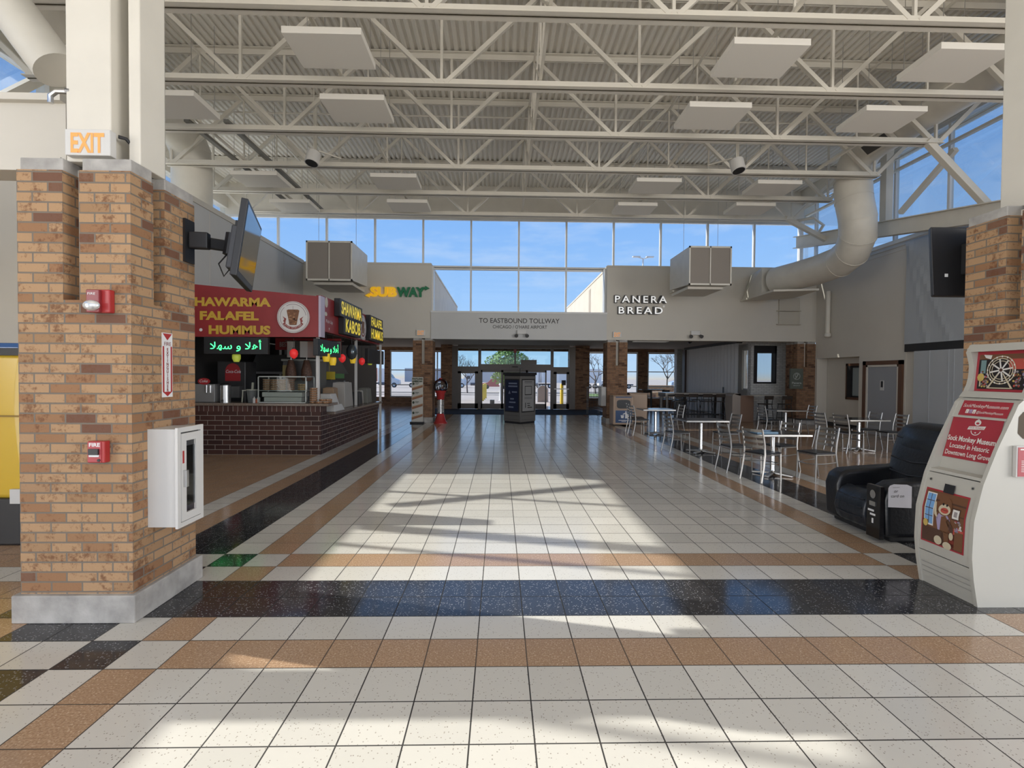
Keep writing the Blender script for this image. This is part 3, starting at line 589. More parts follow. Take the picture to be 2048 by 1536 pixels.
b = MB(r); b.bar((10.7, 4, 7.62), (10.7, 17.3, 7.62), .03, .03); b.build('conduit', M_steel, r)
r = thing('steel_girder', (-9.2, 9, 6), 'white steel diagonal bracing before the high left side windows', 'girder')
b = MB(r); b.bar((-9.45, 8.46, 5.55), (-9.45, 10.7, 7.9), .16, .16, (1, 0, 0)); b.build('diagonal_brace', M_steel, r)
b = MB(r); b.box(-9.6, -9.4, 7.45, 7.65, 5.5, 7.95); b.build('post', M_steel, r)
# drop pipes on the right wall
r = thing('drain_pipe', (10.95, 16.65, 3.1), 'white drain pipe running down the right wall under the bent duct', 'pipe'); b = MB(r); b.tube([(11.14, 16.65, 3.2), (11.14, 16.65, 4.62)], .075, 12); b.tube([(10.7, 16.9, 6.3), (10.7, 16.3, 6.75), (10.3, 16.2, 6.95), (9.9, 16.6, 6.95)], .05, 10); b.build('pipe', M_steel, r, smooth=True); b = MB(r); b.lathe((11.14, 16.65, 3.05), [(.05, 0), (.1, .04), (.1, .12), (.075, .16)], 12); b.build('valve', M_steel, r, smooth=True)
for z0, z1, l in ((4.06, 4.50, 'upper'), (3.58, 4.02, 'lower')):
    b = MB(); b.box(9.88, 10.62, FW-.06, FW-.005, z0, z1); b.box(9.80, 10.66, FW-.10, FW-.005, z0-.03, z0); tag(b.build('wall_diffuser', mat('diffuser_beige', (0.50, 0.46, 0.385), .6), bevel=.01), '%s beige wall box under the bent duct outlet' % l, 'wall box', 'beige wall boxes')
# round speakers
for x, l in ((-4.27, 'left of the aisle'), (5.46, 'right of the aisle')):
    r = thing('pendant_speaker', (x, 11.5, 6.6), 'white round speaker hung under the trusses %s' % l, 'speaker', 'round speakers under the trusses'); k = -1 if x < 0 else 1
    ax = Vector((.12*k, -.25, -1)).normalized(); c_ = Vector((x, 11.5, 6.72)); b = MB(r); b.tube([c_, c_+ax*.27], [.155, .155], 20); b.build('housing', M_white, r, smooth=True)
    b = MB(r); b.tube([c_+ax*.268, c_+ax*.272], .135, 20); b.build('cone', M_black, r); b = MB(r); b.bar(c_+Vector((.1*-k, 0, .05)), c_+Vector((-.45*k, .5, .1)), .03, .03); b.bar(c_, (x, 11.5, 8.42), .02, .02, (0, 1, 0)); b.build('bracket', M_steel, r)
# emergency lights, exit signs, wall lettering
def emlight(x, z, label, y=FW-.03):
    r = thing('emergency_light', (x, y, z), label, 'emergency light', 'twin head emergency lights'); b = MB(r); b.box(x-.16, x+.16, y-.07, y, z-.02, z+.13); b.build('battery_box', M_white, r, bevel=.01)
    for s_ in (-1, 1): b = MB(r); b.tube([(x+s_*.17, y-.06, z-.05), (x+s_*.19, y-.15, z-.09)], [.05, .065], 12); b.build('lamp_head', mat('dark_lens', (0.09, 0.09, 0.09), .25), r)
emlight(.75, 3.15, 'twin head emergency light below the tollway lettering', FW-.035); emlight(6.9, 3.18, 'twin head emergency light right of the white shop name', FW-.005)
M_orange = mat('exit_orange', (0.70, 0.30, 0.08), .5, emit=.25)
def exitsign(x, z, w, h, y, label, dim=.0):
    r = thing('exit_sign', (x, y, z), label, 'exit sign', 'exit signs'); b = MB(r); b.box(x, x+w, y-.06, y, z, z+h); b.build('housing', M_white, r, bevel=.006)
    b = MB(r); b.text((x+w*.12, y-.0625, z+h*.12), X_, Z_, 'EXIT', h*1.03, width=w*.74, bold=.006*h*5); b.build('lettering', M_orange, r); return r
exitsign(-2.94, 3.165, .30, .175, 3.50, 'white exit sign with orange letters on the near white column')
exitsign(-2.92, 3.05, .30, .20, FW-.002, 'small exit sign above the left entrance pillar'); exitsign(3.97, 3.05, .30, .20, FW-.002, 'small exit sign above the right entrance pillar')
b = MB(); b.tube([(-2.63, 3.5, 3.32), (-2.60, 3.53, 3.32), (-2.56, 3.60, 3.25), (-2.55, 3.63, 3.14)], .013, 8); tag(b.build('cable', M_black, smooth=True), 'black cable looping from the near exit sign', 'cable')
M_yel = mat('sign_yellow', (0.75, 0.42, 0.015), .4, emit=.32); M_grn = mat('sign_green', (0.0, 0.17, 0.06), .4); M_ltr = mat('letter_white', (0.72, 0.72, 0.72), .4); M_ltrs = mat('letter_side', (0.05, 0.05, 0.05), .5)  # yellow given added emission so the letters look brighter
def wall_letters(name, label, lines, mats, depth=.08, y=FW):
    r = thing(name, (lines[0][0], y, lines[0][1]), label, 'shop sign')
    for x, z, txt, size, width, mi, bold in lines:
        b = MB(r); b.text((x, y-depth/2, z), X_, Z_, txt, size, 0, bold=bold, ext=depth/2, width=width, sp=1.0); o = b.build('lettering', mats[mi], r)
    return r
r = wall_letters('shop_sign', 'yellow and green sandwich shop name on the left back wall', [(-4.52, 4.41, 'SUB', .43, .92, 0, .022), (-3.58, 4.41, 'WAY', .43, .98, 1, .022)], [M_yel, M_grn])
b = MB(r); b.prism([(-4.70, FW-.08, 4.42), (-4.56, FW-.08, 4.36), (-4.56, FW-.08, 4.41), (-4.30, FW-.08, 4.41), (-4.30, FW-.08, 4.47), (-4.56, FW-.08, 4.47), (-4.56, FW-.08, 4.50)], (0, .08, 0)); b.build('arrow', M_yel, r)
b = MB(r); b.prism([(-2.48, FW-.08, 4.70), (-2.62, FW-.08, 4.62), (-2.62, FW-.08, 4.67), (-2.80, FW-.08, 4.66), (-2.74, FW-.08, 4.73), (-2.62, FW-.08, 4.73), (-2.62, FW-.08, 4.78)], (0, .08, 0)); b.build('arrow', M_grn, r)
r = thing('shop_sign', (4, FW, 4), 'white raised letters of the bakery cafe name on the right back wall', 'shop sign')
for x, z, s_, w in ((4.0, 4.28, 'PANERA', 1.84), (4.13, 3.89, 'BREAD', 1.56)):
    b = MB(r); b.text((x, FW-.035, z), X_, Z_, s_, .335, bold=.026, ext=.03, width=w, sp=1.35); b.build('letter_return', M_ltrs, r)
    b = MB(r); b.text((x, FW-.068, z), X_, Z_, s_, .335, bold=.004, width=w, sp=1.35); b.text((5.72, FW-.068, 4.12), X_, Z_, '\u00ae', .09) if s_ == 'BREAD' else None; b.build('letter_face', mat('letter_emit', (0.72, 0.72, 0.71), .4, emit=.42), r)  # letter faces given emission to stand out from the wall
M_let = mat('letter_grey', (0.07, 0.065, 0.06), .5)
r = thing('lettering_sign', (.66, FW, 3.5), 'dark tollway direction lettering over the entrance doors', 'lettering')
b = MB(r); b.text((-.75, FW-.034, 3.52), X_, Z_, 'TO EASTBOUND TOLLWAY', .235, width=2.83, bold=.003); b.build('lettering', M_let, r)
b = MB(r); b.text((-.27, FW-.034, 3.33), X_, Z_, "CHICAGO / O'HARE AIRPORT", .16, width=1.91, bold=.002); b.build('lettering', M_let, r)
# ================================================================ DEVICES ON THE NEAR PILLAR
PY = 3.43; PX = -2.50
r = thing('alarm_strobe', (-2.66, PY, 2.12), 'red fire alarm strobe high on the near brick pillar', 'fire alarm')
b = MB(r); b.box(-2.735, -2.605, PY-.05, PY-.001, 2.10, 2.255); b.build('housing', M_red, r, bevel=.008)
b = MB(r); b.box(-2.74, -2.655, PY-.075, PY-.05, 2.10, 2.25); b.build('face_plate', mat('red_dark', (0.22, 0.025, 0.03), .3), r, bevel=.005)
b = MB(r); c_ = Vector((-2.70, PY-.078, 2.145)); b.loft([[c_+Vector((.055*q*math.cos(a*math.pi/8), -.03*h_, .036*q*math.sin(a*math.pi/8))) for a in range(16)] for q, h_ in ((1, 0), (.92, .5), (.6, .9), (.15, 1))]); b.build('lens', mat('clear_lens', (0.75, 0.76, 0.76), .08, .6), r, smooth=True)
b = MB(r); b.text((-2.73, PY-.0765, 2.215), X_, Z_, 'FIRE', .022, width=.05); b.build('lettering', M_ltr, r)
r = thing('alarm_pull_station', (-2.7, PY, 1.1), 'red fire alarm pull station low on the near brick pillar', 'fire alarm')
b = MB(r); b.box(-2.76, -2.645, PY-.05, PY-.001, 1.095, 1.24); b.build('housing', M_red, r, bevel=.006)
b = MB(r); b.box(-2.755, -2.665, PY-.054, PY-.05, 1.10, 1.236); b.build('front_plate', mat('red_face', (0.40, 0.05, 0.06), .4), r, bevel=.002)
b = MB(r); b.box(-2.742, -2.678, PY-.066, PY-.052, 1.15, 1.19); b.box(-2.742, -2.678, PY-.06, PY-.053, 1.136, 1.15, 1); b.build('pull_handle', [M_black, M_ltr], r)
b = MB(r); b.text((-2.746, PY-.0545, 1.205), X_, Z_, 'FIRE', .034, width=.072, bold=.001); b.build('lettering', M_ltr, r)
b = MB(r); b.tube([(-2.68, PY-.058, 1.113), (-2.68, PY-.052, 1.113)], .010, 10); b.build('lock', M_black, r)
r = thing('wall_sign', (PX, 3.79, 1.5), 'tall red and white fire extinguisher sign on the side of the near pillar', 'sign')
b = MB(r); b.box(PX, PX+.004, 3.73, 3.845, 1.52, 2.0); b.build('sign_plate', M_ltr, r)
b = MB(r); xf = PX+.0045
def yq(y0, y1, z0, z1): b.poly([(xf, y0, z0), (xf, y1, z0), (xf, y1, z1), (xf, y0, z1)])
b.poly([(xf, 3.735, 1.995), (xf, 3.7875, 1.945), (xf, 3.84, 1.995)]); yq(3.735, 3.752, 1.56, 1.90); yq(3.823, 3.84, 1.56, 1.90); b.poly([(xf, 3.735, 1.56), (xf, 3.7875, 1.525), (xf, 3.84, 1.56)]); b.build('red_border', M_red, r)
b = MB(r); b.text((xf+.001, 3.7875, 1.905), Y_, Z_, 'FIRE', .04, align='CENTER', width=.075)
for i, ch in enumerate('EXTINGUISHER'): b.text((xf+.001, 3.7875, 1.865-i*.0275), Y_, Z_, ch, .033, align='CENTER', bold=.0008)
b.build('lettering', mat('sign_red_text', (0.20, 0.02, 0.02), .5), r)
r = thing('extinguisher_cabinet', (PX, 3.7, .61), 'white extinguisher cabinet with glazed door on the side of the near pillar', 'cabinet')
b = MB(r); x1 = PX+.20
b.framex(PX+.001, x1, 3.575, 3.86, .60, 1.30, .015); b.box(PX+.001, PX+.012, 3.59, 3.845, .615, 1.285)
b.build('body', M_white, r)
b = MB(r); y0, y1 = 3.565, 3.87
b.framex(x1, x1+.018, y0, y1, .59, 1.31, .035)
b.build('door_rim', M_white, r)
b = MB(r); y0, y1 = 3.605, 3.83
b.framex(x1+.004, x1+.021, y0, y1, .63, 1.265, .055)
dd = b.build('door', M_white, r)
b = MB(r); b.box(x1+.008, x1+.011, 3.66, 3.775, .73, 1.17); b.build('glass_pane', glassmat('cabinet_glass', (.75, .78, .8), .10), dd)
b = MB(r); b.box(x1+.02, x1+.045, 3.622, 3.632, .88, 1.0); b.box(x1+.04, x1+.05, 3.615, 3.64, .88, 1.0); b.build('handle', M_inox, dd)
b = MB(r); b.box(x1+.02, x1+.0215, 3.615, 3.635, 1.05, 1.14); b.build('red_label', M_red, dd)
r = thing('fire_extinguisher', (PX+.1, 3.72, .63), 'red fire extinguisher standing inside the white cabinet', 'fire extinguisher')
b = MB(r); b.lathe((PX+.1, 3.72, .63), [(.055, 0), (.062, .02), (.062, .33), (.045, .38), (.02, .41)], 16); b.build('cylinder', M_red, r, smooth=True); b = MB(r); b.lathe((PX+.1, 3.72, 1.03), [(.018, 0), (.018, .05)], 10); b.box(PX+.08, PX+.12, 3.66, 3.78, 1.07, 1.09); b.build('valve', M_black, r)
# television left on bracket
r = thing('television', (-2.1, 4.2, 2.75), 'flat television tilted down on an arm from the near pillar', 'television')
e = Vector((-.27, .78, 0)).normalized(); nrm = Vector((.945, .33, -.14)).normalized(); up = e.cross(nrm); up = -up if up.z < 0 else up; O = Vector((-2.02, 3.86, 2.45))
Wt, Ht = .84, .60
def q4(a0, a1, b0, b1, d0, d1, bb, mi=0):
    P = lambda a, b_, d: O+e*a+up*b_+nrm*d
    bb.hexa([P(a0, b0, d0), P(a1, b0, d0), P(a1, b1, d0), P(a0, b1, d0)], [P(a0, b0, d1), P(a1, b0, d1), P(a1, b1, d1), P(a0, b1, d1)], mi)
b = MB(r); q4(0, Wt, 0, Ht, -.05, 0, b); b.build('bezel', M_black, r, bevel=.006)
b = MB(r); q4(.03, Wt-.03, .045, Ht-.03, 0, .002, b); b.build('screen', mat('tv_screen', (0.012, 0.013, 0.016), .06, spec=.9), r)
b = MB(r); q4(.08, Wt-.08, .06, Ht-.2, -.10, -.05, b); b.build('back_cover', mat('tv_back', (0.05, 0.05, 0.055), .4), r, bevel=.01)
r2 = thing('tv_bracket', (-2.5, 4.0, 2.75), 'black swing arm bracket between the near pillar and its television', 'bracket')
ctr = O+e*Wt/2+up*Ht*.5+nrm*-.11
b = MB(r2); b.box(PX+.001, PX+.02, 3.98, 4.10, 2.58, 2.92); b.build('wall_plate', M_black, r2)
b = MB(r2); b.bar((PX+.02, 4.04, 2.76), ctr+Vector((-.05, 0, 0)), .05, .09); b.bar((PX+.02, 4.04, 2.76), (PX+.16, 4.06, 2.76), .07, .13); b.build('arm', M_black, r2, bevel=.01)
b = MB(r2); P = lambda a, b_, d: O+e*a+up*b_+nrm*d
b.tube([P(.42, .22, -.15), P(.42, .40, -.15)], .05, 10); q4(.33, .51, .10, .50, -.125, -.10, b); b.build('pivot', M_black, r2)
b = MB(r2); b.tube([P(.42, .25, -.15), P(.35, .12, -.2), P(.3, .02, -.14), P(.3, .1, -.1)], .006, 6); b.build('cable', M_black, r2)
r = thing('television', (4.4, 4.7, 2.6), 'back of a black television hung behind the right pillar', 'television')
b = MB(r); b.hexa([(4.08, 4.60, 2.48), (4.99, 4.60, 2.48), (4.99, 4.60, 3.13), (4.04, 4.60, 3.13)], [(4.13, 4.68, 2.48), (5.05, 4.68, 2.48), (5.05, 4.68, 3.13), (4.09, 4.68, 3.13)]); b.build('back_cover', M_black, r, bevel=.012)
b = MB(r); b.box(4.19, 4.22, 4.596, 4.599, 2.66, 2.69); b.box(4.36, 4.44, 4.493, 4.499, 2.735, 2.755); b.build('label', M_ltr, r)
b = MB(r); b.box(4.34, 4.95, 4.50, 4.60, 2.68, 2.97); b.build('electronics_box', mat('tv_back2', (0.02, 0.02, 0.022), .5), r, bevel=.01)
b = MB(r); b.box(4.55, 4.65, 4.45, 4.52, 2.78, 2.86); b.build('arm', M_black, r)
# ================================================================ RED FOOD STALL
M_stall = brickmat('stall_brick', (0.040, 0.017, 0.014), (0.062, 0.026, 0.020), (0.27, 0.23, 0.20), bw=.305, bh=.1015, gap=.012, bump=.5, rough=.5, off=(0.1, 0))
M_sold = brickmat('stall_soldier', (0.060, 0.026, 0.022), (0.09, 0.04, 0.032), (0.30, 0.26, 0.23), bw=.10, bh=.4, gap=.012, bump=.5, rough=.5)
M_top = mat('stall_granite', (0.20, 0.155, 0.125), .2, var=.35, vscale=60)
r = thing('brick_counter', (-4.6, 10.5, 0), 'dark brown brick counter of the red food stall', 'counter')
b = MB(r); b.box(-6.8, -3.74, 10.45, 10.80, 0, .90); b.box(-4.15, -3.745, 10.80, 15.35, 0, .745); b.build('brick_base', M_stall, r)
b = MB(r); b.box(-6.8, -3.74, 10.45, 10.80, .90, 1.02); b.box(-4.15, -3.745, 10.80, 15.35, .745, .80); b.build('soldier_course', M_sold, r)
b = MB(r); b.box(-6.8, -3.56, 10.38, 11.0, 1.02, 1.075); b.build('front_worktop', M_top, r, bevel=.012)
b = MB(r); b.box(-4.25, -3.62, 11.0, 15.4, .80, .86); b.build('side_worktop', M_top, r, bevel=.012)
M_sred = mat('stall_red', (0.28, 0.026, 0.028), .4, var=.12, vscale=2); M_syel = mat('stall_yellow', (0.60, 0.38, 0.045), .45); M_syel2 = mat('stall_yellow_lit', (0.72, 0.56, 0.05), .4, emit=.35)
r = thing('stall_fascia', (-4.6, 10.4, 2.45), 'red sign band around the food stall with yellow food names', 'sign')
b = MB(r); b.hexa([(-6.75, 10.40, 2.44), (-3.74, 10.40, 2.46), (-3.74, 10.40, 3.30), (-6.75, 10.40, 3.56)], [(-6.75, 10.52, 2.44), (-3.74, 10.52, 2.46), (-3.74, 10.52, 3.30), (-6.75, 10.52, 3.56)]); b.build('front_band', M_sred, r)
b = MB(r); b.box(-3.86, -3.74, 10.52, 15.5, 2.60, 3.34); b.build('side_band', M_sred, r)
b = MB(r); b.box(-3.76, -3.715, 10.38, 10.62, 2.46, 3.31); b.build('corner_strip', mat('lilac_white', (0.50, 0.44, 0.55), .4), r)
b = MB(r); y = 10.396
b.text((-6.44, y, 3.085), X_, Z_, 'SHAWARMA', .235, width=1.70, bold=.011); b.text((-6.20, y, 2.80), X_, Z_, 'FALAFEL', .235, width=1.20, bold=.011); b.text((-6.02, y, 2.51), X_, Z_, 'HUMMUS', .235, width=1.26, bold=.011); b.build('lettering', M_syel, r)
b = MB(r); b.ell((-6.17, y, 2.585), X_, Z_, .033, .033); b.build('bullet', M_ltr, r)
def roundlogo(par, c, U, nv, rad):
    c = Vector(c); U = Vector(U); nv = Vector(nv); V = Z_
    b = MB(par); b.tube([c, c+nv*.05], rad, 40); o = b.build('logo_disc', mat('logo_white', (0.66, 0.64, 0.62), .35), par)
    p = c+nv*.052; b = MB(par); k = rad
    b.ring(p, U, V, .93*k, .96*k, 40, 0); b.ring(p, U, V, .80*k, .835*k, 40, 0, .15, 2.1); b.ring(p, U, V, .80*k, .83*k, 40, 0, 2.3, 4.0)
    F = lambda a, z_: p+nv*.001+U*a*k+V*z_*k
    b.poly([F(-.22, -.5), F(.22, -.5), F(.40, .42), F(.30, .48), F(-.30, .48), F(-.40, .42)], 1)
    for i in range(26):
        a, z_ = random.uniform(-.28, .28), random.uniform(-.45, .4); q = random.uniform(.03, .07); b.poly([F(a-q, z_-q*.5)+nv*.001, F(a+q, z_-q*.6)+nv*.001, F(a+q, z_+q*.5)+nv*.001, F(a-q, z_+q*.6)+nv*.001], 3+i % 2)
    b.poly([F(-.012, .48), F(.012, .48), F(.012, .7), F(-.012, .7)], 0)
    for s_ in (-1, 1): b.poly([F(s_*.48, -.42), F(s_*.62, -.25), F(s_*.55, -.12), F(s_*.66, .05), F(s_*.42, -.1), F(s_*.46, -.25)], 2)
    for i in range(10):
        a0 = -math.pi/2-1.0+.2*i; a1 = a0+.2; b.poly([F(.62*math.cos(a0), .62*math.sin(a0)), F(.78*math.cos(a0), .78*math.sin(a0)), F(.78*math.cos(a1), .78*math.sin(a1)), F(.62*math.cos(a1), .62*math.sin(a1))], 2)
    b.build('logo_print', [mat('logo_grey', (0.30, 0.24, 0.26), .5), mat('logo_brown', (0.20, 0.085, 0.035), .5), mat('logo_red', (0.28, 0.06, 0.05), .5), mat('logo_brown2', (0.12, 0.05, 0.025), .5), mat('logo_tan', (0.38, 0.19, 0.09), .5)], o)
    b = MB(par)
    for i, ch in enumerate('PITA STATION'):
        a = -math.pi/2-.80+.145*i; cx = p+nv*.0025+(U*math.cos(a)+V*math.sin(a))*.73*k; t_ = (U*-math.sin(a)+V*math.cos(a)); b.text(cx, t_, -(U*math.cos(a)+V*math.sin(a)), ch, .13*k, align='CENTER')
    b.build('logo_text', M_ltr, o)
roundlogo(r, (-4.27, 10.40, 2.86), X_, -Y_, .325)
roundlogo(r, (-3.74, 13.45, 2.95), Y_, X_, .33)
def chan(y0, y1, z0, z1, txt, par):
    b = MB(par); b.box(-3.74, -3.60, y0-.08, y1+.08, z0-.06, z1+.06); o = b.build('letter_box', M_black, par, bevel=.01)
    b = MB(par); b.text((-3.596, y0, z0+.01), Y_, Z_, txt, (z1-z0)/.70, width=y1-y0, bold=.010); b.build('lettering', M_syel2, o)
chan(11.35, 12.98, 3.06, 3.34, 'SHAWARMA', r); chan(11.65, 12.85, 2.68, 2.97, 'KABOB', r); chan(13.95, 15.25, 3.05, 3.28, 'FALAFEL', r); chan(13.95, 15.3, 2.70, 2.96, 'HUMMUS', r)
b = MB(r); b.text((-3.737, 11.9, 2.63), Y_, Z_, '"THE BEST WRAPS IN TOWN"', .10, width=2.3, bold=.003); b.text((-3.737, 10.75, 2.80), Y_, Z_, 'Pick Up', .10, width=.42); b.poly([(-3.737, 10.93, 2.70), (-3.737, 10.98, 2.70), (-3.737, 10.955, 2.63)]); b.text((-3.737, 15.0, 2.63), Y_, Z_, 'Pay', .09); b.build('lettering', M_ltr, r)
b = MB(r); b.ell((-3.737, 10.78, 3.23), Y_, Z_, .09, .11); b.ell((-3.737, 10.75, 2.98), Y_, Z_, .08, .045); b.build('sticker', mat('sticker_cream', (0.6, 0.55, 0.45), .5), r)
b = MB(r); b.box(-6.75, -3.86, 10.52, 15.5, 2.58, 2.60); b.build('shade_canopy', mat('shade_canopy_dark', (0.05, 0.045, 0.042), .8), r)  # roof added over the stall to keep its inside dark
b = MB(r); b.box(-5.55, -3.95, 12.4, 12.45, 2.28, 2.57); b.build('inner_band', M_sred, r); b = MB(r); b.text((-5.45, 12.395, 2.36), X_, Z_, 'BEST SHAWARMA IN TOWN', .16, width=1.42, bold=.003); b.build('lettering', mat('dull_white', (0.36, 0.33, 0.32), .5), r)
# posts that carry the band
for x, y, l in ((-3.86, 10.62, 'front corner of the red stall'), (-3.86, 13.4, 'middle of the long side of the red stall'), (-3.70, 15.45, 'far end of the red stall')):
    b = MB(); b.box(x-.03, x+.03, y-.03, y+.03, 0 if y > 15.4 else (1.07 if y < 11 else .86), 2.6); tag(b.build('stall_post', M_white, base=(x, y, 0)), 'thin white post at the '+l, 'post', 'posts of the food stall')
# led boards with arabic greeting
M_led = mat('led_green', (0.05, 0.9, 0.22), .5, emit=2.2)
AR = '\ufefc\ufeec\ufeb3 \ufeed \ufefc\ufeeb\ufe83'
def ledboard(par_label, c, U, w, h, nv):
    c = Vector(c); U = Vector(U); nv = Vector(nv); r = thing('led_board', c, par_label, 'led sign', 'green led boards')
    b = MB(r); o_ = c-nv*.05; q = [o_-U*w/2-Z_*h/2, o_+U*w/2-Z_*h/2, o_+U*w/2+Z_*h/2, o_-U*w/2+Z_*h/2]; b.hexa(q, [p+nv*.10 for p in q]); b.build('housing', M_black, r, bevel=.008)
    vs_, fs = text_geo(AR, 'LEFT', .003, 0, 1.0, 0)
    xs = [p[0] for p in vs_]; ys = [p[1] for p in vs_]; b = MB(r)
    sx_, sy_ = w*.80/(max(xs)-min(xs)), h*.68/(max(ys)-min(ys))
    b.add([c+nv*.053+U*((p[0]-min(xs))*sx_-w*.40)+Z_*((p[1]-min(ys))*sy_-h*.34) for p in vs_], fs); b.build('led_letters', M_led, r)
    return r
ledboard('green arabic led board under the front of the red sign band', (-5.40, 10.33, 2.26), X_, 1.29, .35, -Y_)
ledboard('green arabic led board on the long side of the red stall', (-3.80, 11.03, 2.25), Y_, 1.42, .35, X_)
# coloured lanterns
M_lr = mat('lantern_red', (0.72, 0.03, 0.03), .4, emit=.25); M_ly = mat('lantern_yellow', (0.78, 0.52, 0.03), .4, emit=.2); M_lg = mat('lantern_lime', (0.48, 0.55, 0.07), .4, emit=.15)
def lantern(x, y, z, kind, label, zt=2.58):
    r = thing('lantern', (x, y, z), label, 'lantern', 'coloured lanterns hung around the food stall'); m, prof = {'r': (M_lr, [(.02, -.10), (.065, -.06), (.085, 0), (.075, .06), (.03, .10)]), 'y': (M_ly, [(.055, -.09), (.075, -.02), (.078, .06), (.07, .09)]), 'g': (M_lg, [(.05, -.09), (.08, -.02), (.08, .05), (.05, .09)])}[kind]
    b = MB(r); b.lathe((x, y, z), prof, 14); b.build('shade', m, r, smooth=True); b = MB(r); b.lathe((x, y, z), [(.03, .085), (.03, .12), (.012, .13)], 10); b.tube([(x, y, z+.12), (x, y, zt)], .005, 5); b.build('cap', M_black, r)
lantern(-5.46, 10.42, 2.02, 'g', 'pale yellow lantern under the front led board', 2.44); lantern(-4.30, 10.46, 2.11, 'r', 'red lantern under the round logo at the stall front', 2.44)
for y, z, k, l in ((10.95, 2.05, 'y', 'yellow lantern nearest the stall corner, on the long side'), (11.38, 1.98, 'y', 'low yellow lantern below the side led board'), (12.05, 2.07, 'r', 'red lantern next to the side led board'), (12.92, 2.06, 'y', 'yellow lantern by the dark clock globe'), (13.75, 2.04, 'r', 'small red lantern left of the black menu screen'), (14.6, 2.05, 'g', 'lime lantern before the black menu screen')): lantern(-3.80, y, z, k, l, 2.60)
r = thing('hanging_globe', (-3.75, 12.65, 2.3), 'dark reflective globe hung on the long side of the stall', 'globe'); b = MB(r); b.lathe((-3.75, 12.65, 2.26), [(.02, -.2), (.09, -.16), (.135, -.05), (.13, .06), (.08, .16), (.02, .2)], 16); b.build('globe', mat('globe_dark', (0.10, 0.12, 0.13), .08, .6), r, smooth=True); b = MB(r); b.tube([(-3.75, 12.65, 2.44), (-3.75, 12.65, 2.62)], .006, 6); b.build('cord', M_black, r)
b = MB(); b.box(-3.80, -3.70, 14.05, 15.9, 2.0, 2.42); tag(b.build('menu_screen', M_black, bevel=.01, base=(-3.75, 15, 2.0)), 'black menu screen hung at the far end of the stall side', 'screen')
# inside of the stall
b = MB(); b.box(-6.70, -5.2, 15.40, 15.5, 0, 2.56); struct('wall_stall_end', b, mat('stall_dark', (0.035, 0.033, 0.032), .6)); b = MB(); b.box(-6.845, -6.815, 10.6, 15.5, 0, 2.56); struct('wall_stall_back', b, mat('stall_dark', (0.035, 0.033, 0.032), .6), 'dark back wall of the food stall')
r = thing('kitchen_hood', (-5.9, 14, 1.9), 'grey steel cooking hood at the back of the food stall', 'hood'); b = MB(r); b.hexa([(-6.6, 13.2, 1.70), (-4.6, 13.2, 1.70), (-4.6, 15.2, 1.70), (-6.6, 15.2, 1.70)], [(-6.6, 13.6, 2.2), (-4.9, 13.6, 2.2), (-4.9, 15.2, 2.2), (-6.6, 15.2, 2.2)]); b.box(-6.1, -5.5, 14.2, 14.8, 2.2, 2.578); b.build('hood_shell', mat('dull_steel', (0.24, 0.24, 0.24), .4, .7), r); b = MB(r); b.box(-6.6, -4.6, 13.18, 13.2, 1.68, 1.74); b.build('front_edge', M_inox, r)
r = thing('kitchen_range', (-5.9, 14, 0), 'dark steel cooking range under the hood', 'range'); b = MB(r); b.box(-6.6, -4.7, 13.9, 15.2, 0, 1.0); b.build('body', mat('range_dark', (0.05, 0.05, 0.052), .4, .5), r, bevel=.01); b = MB(r); b.box(-6.6, -4.7, 15.05, 15.2, 1.0, 1.5); b.build('splash_back', MATS['dull_steel'], r)
# drinks machine and urns behind the front counter
r = thing('drink_dispenser', (-5.95, 11.5, 1.0), 'black drinks dispenser with a red round soda logo', 'dispenser'); b = MB(r); b.box(-6.35, -5.72, 11.3, 11.8, 0, 1.96); b.build('cabinet', mat('dispenser_black', (0.03, 0.03, 0.032), .35), r, bevel=.02)
b = MB(r); b.ell((-6.0, 11.295, 1.73), X_, Z_, .17, .19, 28); b.box(-6.17, -5.83, 11.292, 11.297, 1.52, 1.70); b.build('logo_panel', mat('soda_red', (0.33, 0.02, 0.025), .35), r); b = MB(r); b.text((-6.16, 11.288, 1.70), X_, Z_, 'Coca-Cola', .10, width=.33, shear=.3); b.build('lettering', M_ltr, r)
b = MB(r); b.box(-6.3, -5.78, 11.15, 11.3, 1.15, 1.4); b.build('tap_block', MATS['dull_steel'], r)
r = thing('soda_cooler', (-6.6, 10.9, 1.07), 'steel cup dispenser with a red soda badge at the counter end', 'dispenser'); b = MB(r); b.box(-6.72, -6.02, 10.62, 10.95, 1.08, 1.46); b.build('body', mat('grey_steel', (0.30, 0.30, 0.30), .4, .5), r, bevel=.01); b = MB(r); b.ell((-6.24, 10.615, 1.52), X_, Z_, .13, .07); b.build('badge', MATS['soda_red'], r); b = MB(r); b.text((-6.34, 10.61, 1.50), X_, Z_, 'Coke', .08, shear=.3); b.build('lettering', M_ltr, r)
b = MB(r)
for x in (-6.18, -6.10): b.lathe((x, 10.6, 1.28), [(.025, 0), (.035, .16)], 10)
b.build('cup_tube', M_inox, r)
def urn(x, y, z, h, rr, label):
    r = thing('steel_urn', (x, y, z), label, 'urn', 'steel urns'); b = MB(r); b.lathe((x, y, z), [(rr, 0), (rr, h)], 20); b.build('body', M_inox, r, smooth=True); b = MB(r); b.lathe((x, y, z+h), [(rr*1.02, 0), (rr*1.02, .02), (rr*.6, .05), (.02, .06)], 20); b.build('lid', M_black, r, smooth=True); b = MB(r); b.tube([(x, y-rr, z+.05), (x, y-rr-.05, z+.05), (x, y-rr-.05, z+.02)], .01, 6); b.build('tap', M_black, r)
urn(-5.85, 10.72, 1.075, .36, .105, 'shiny steel urn below the red soda logo')
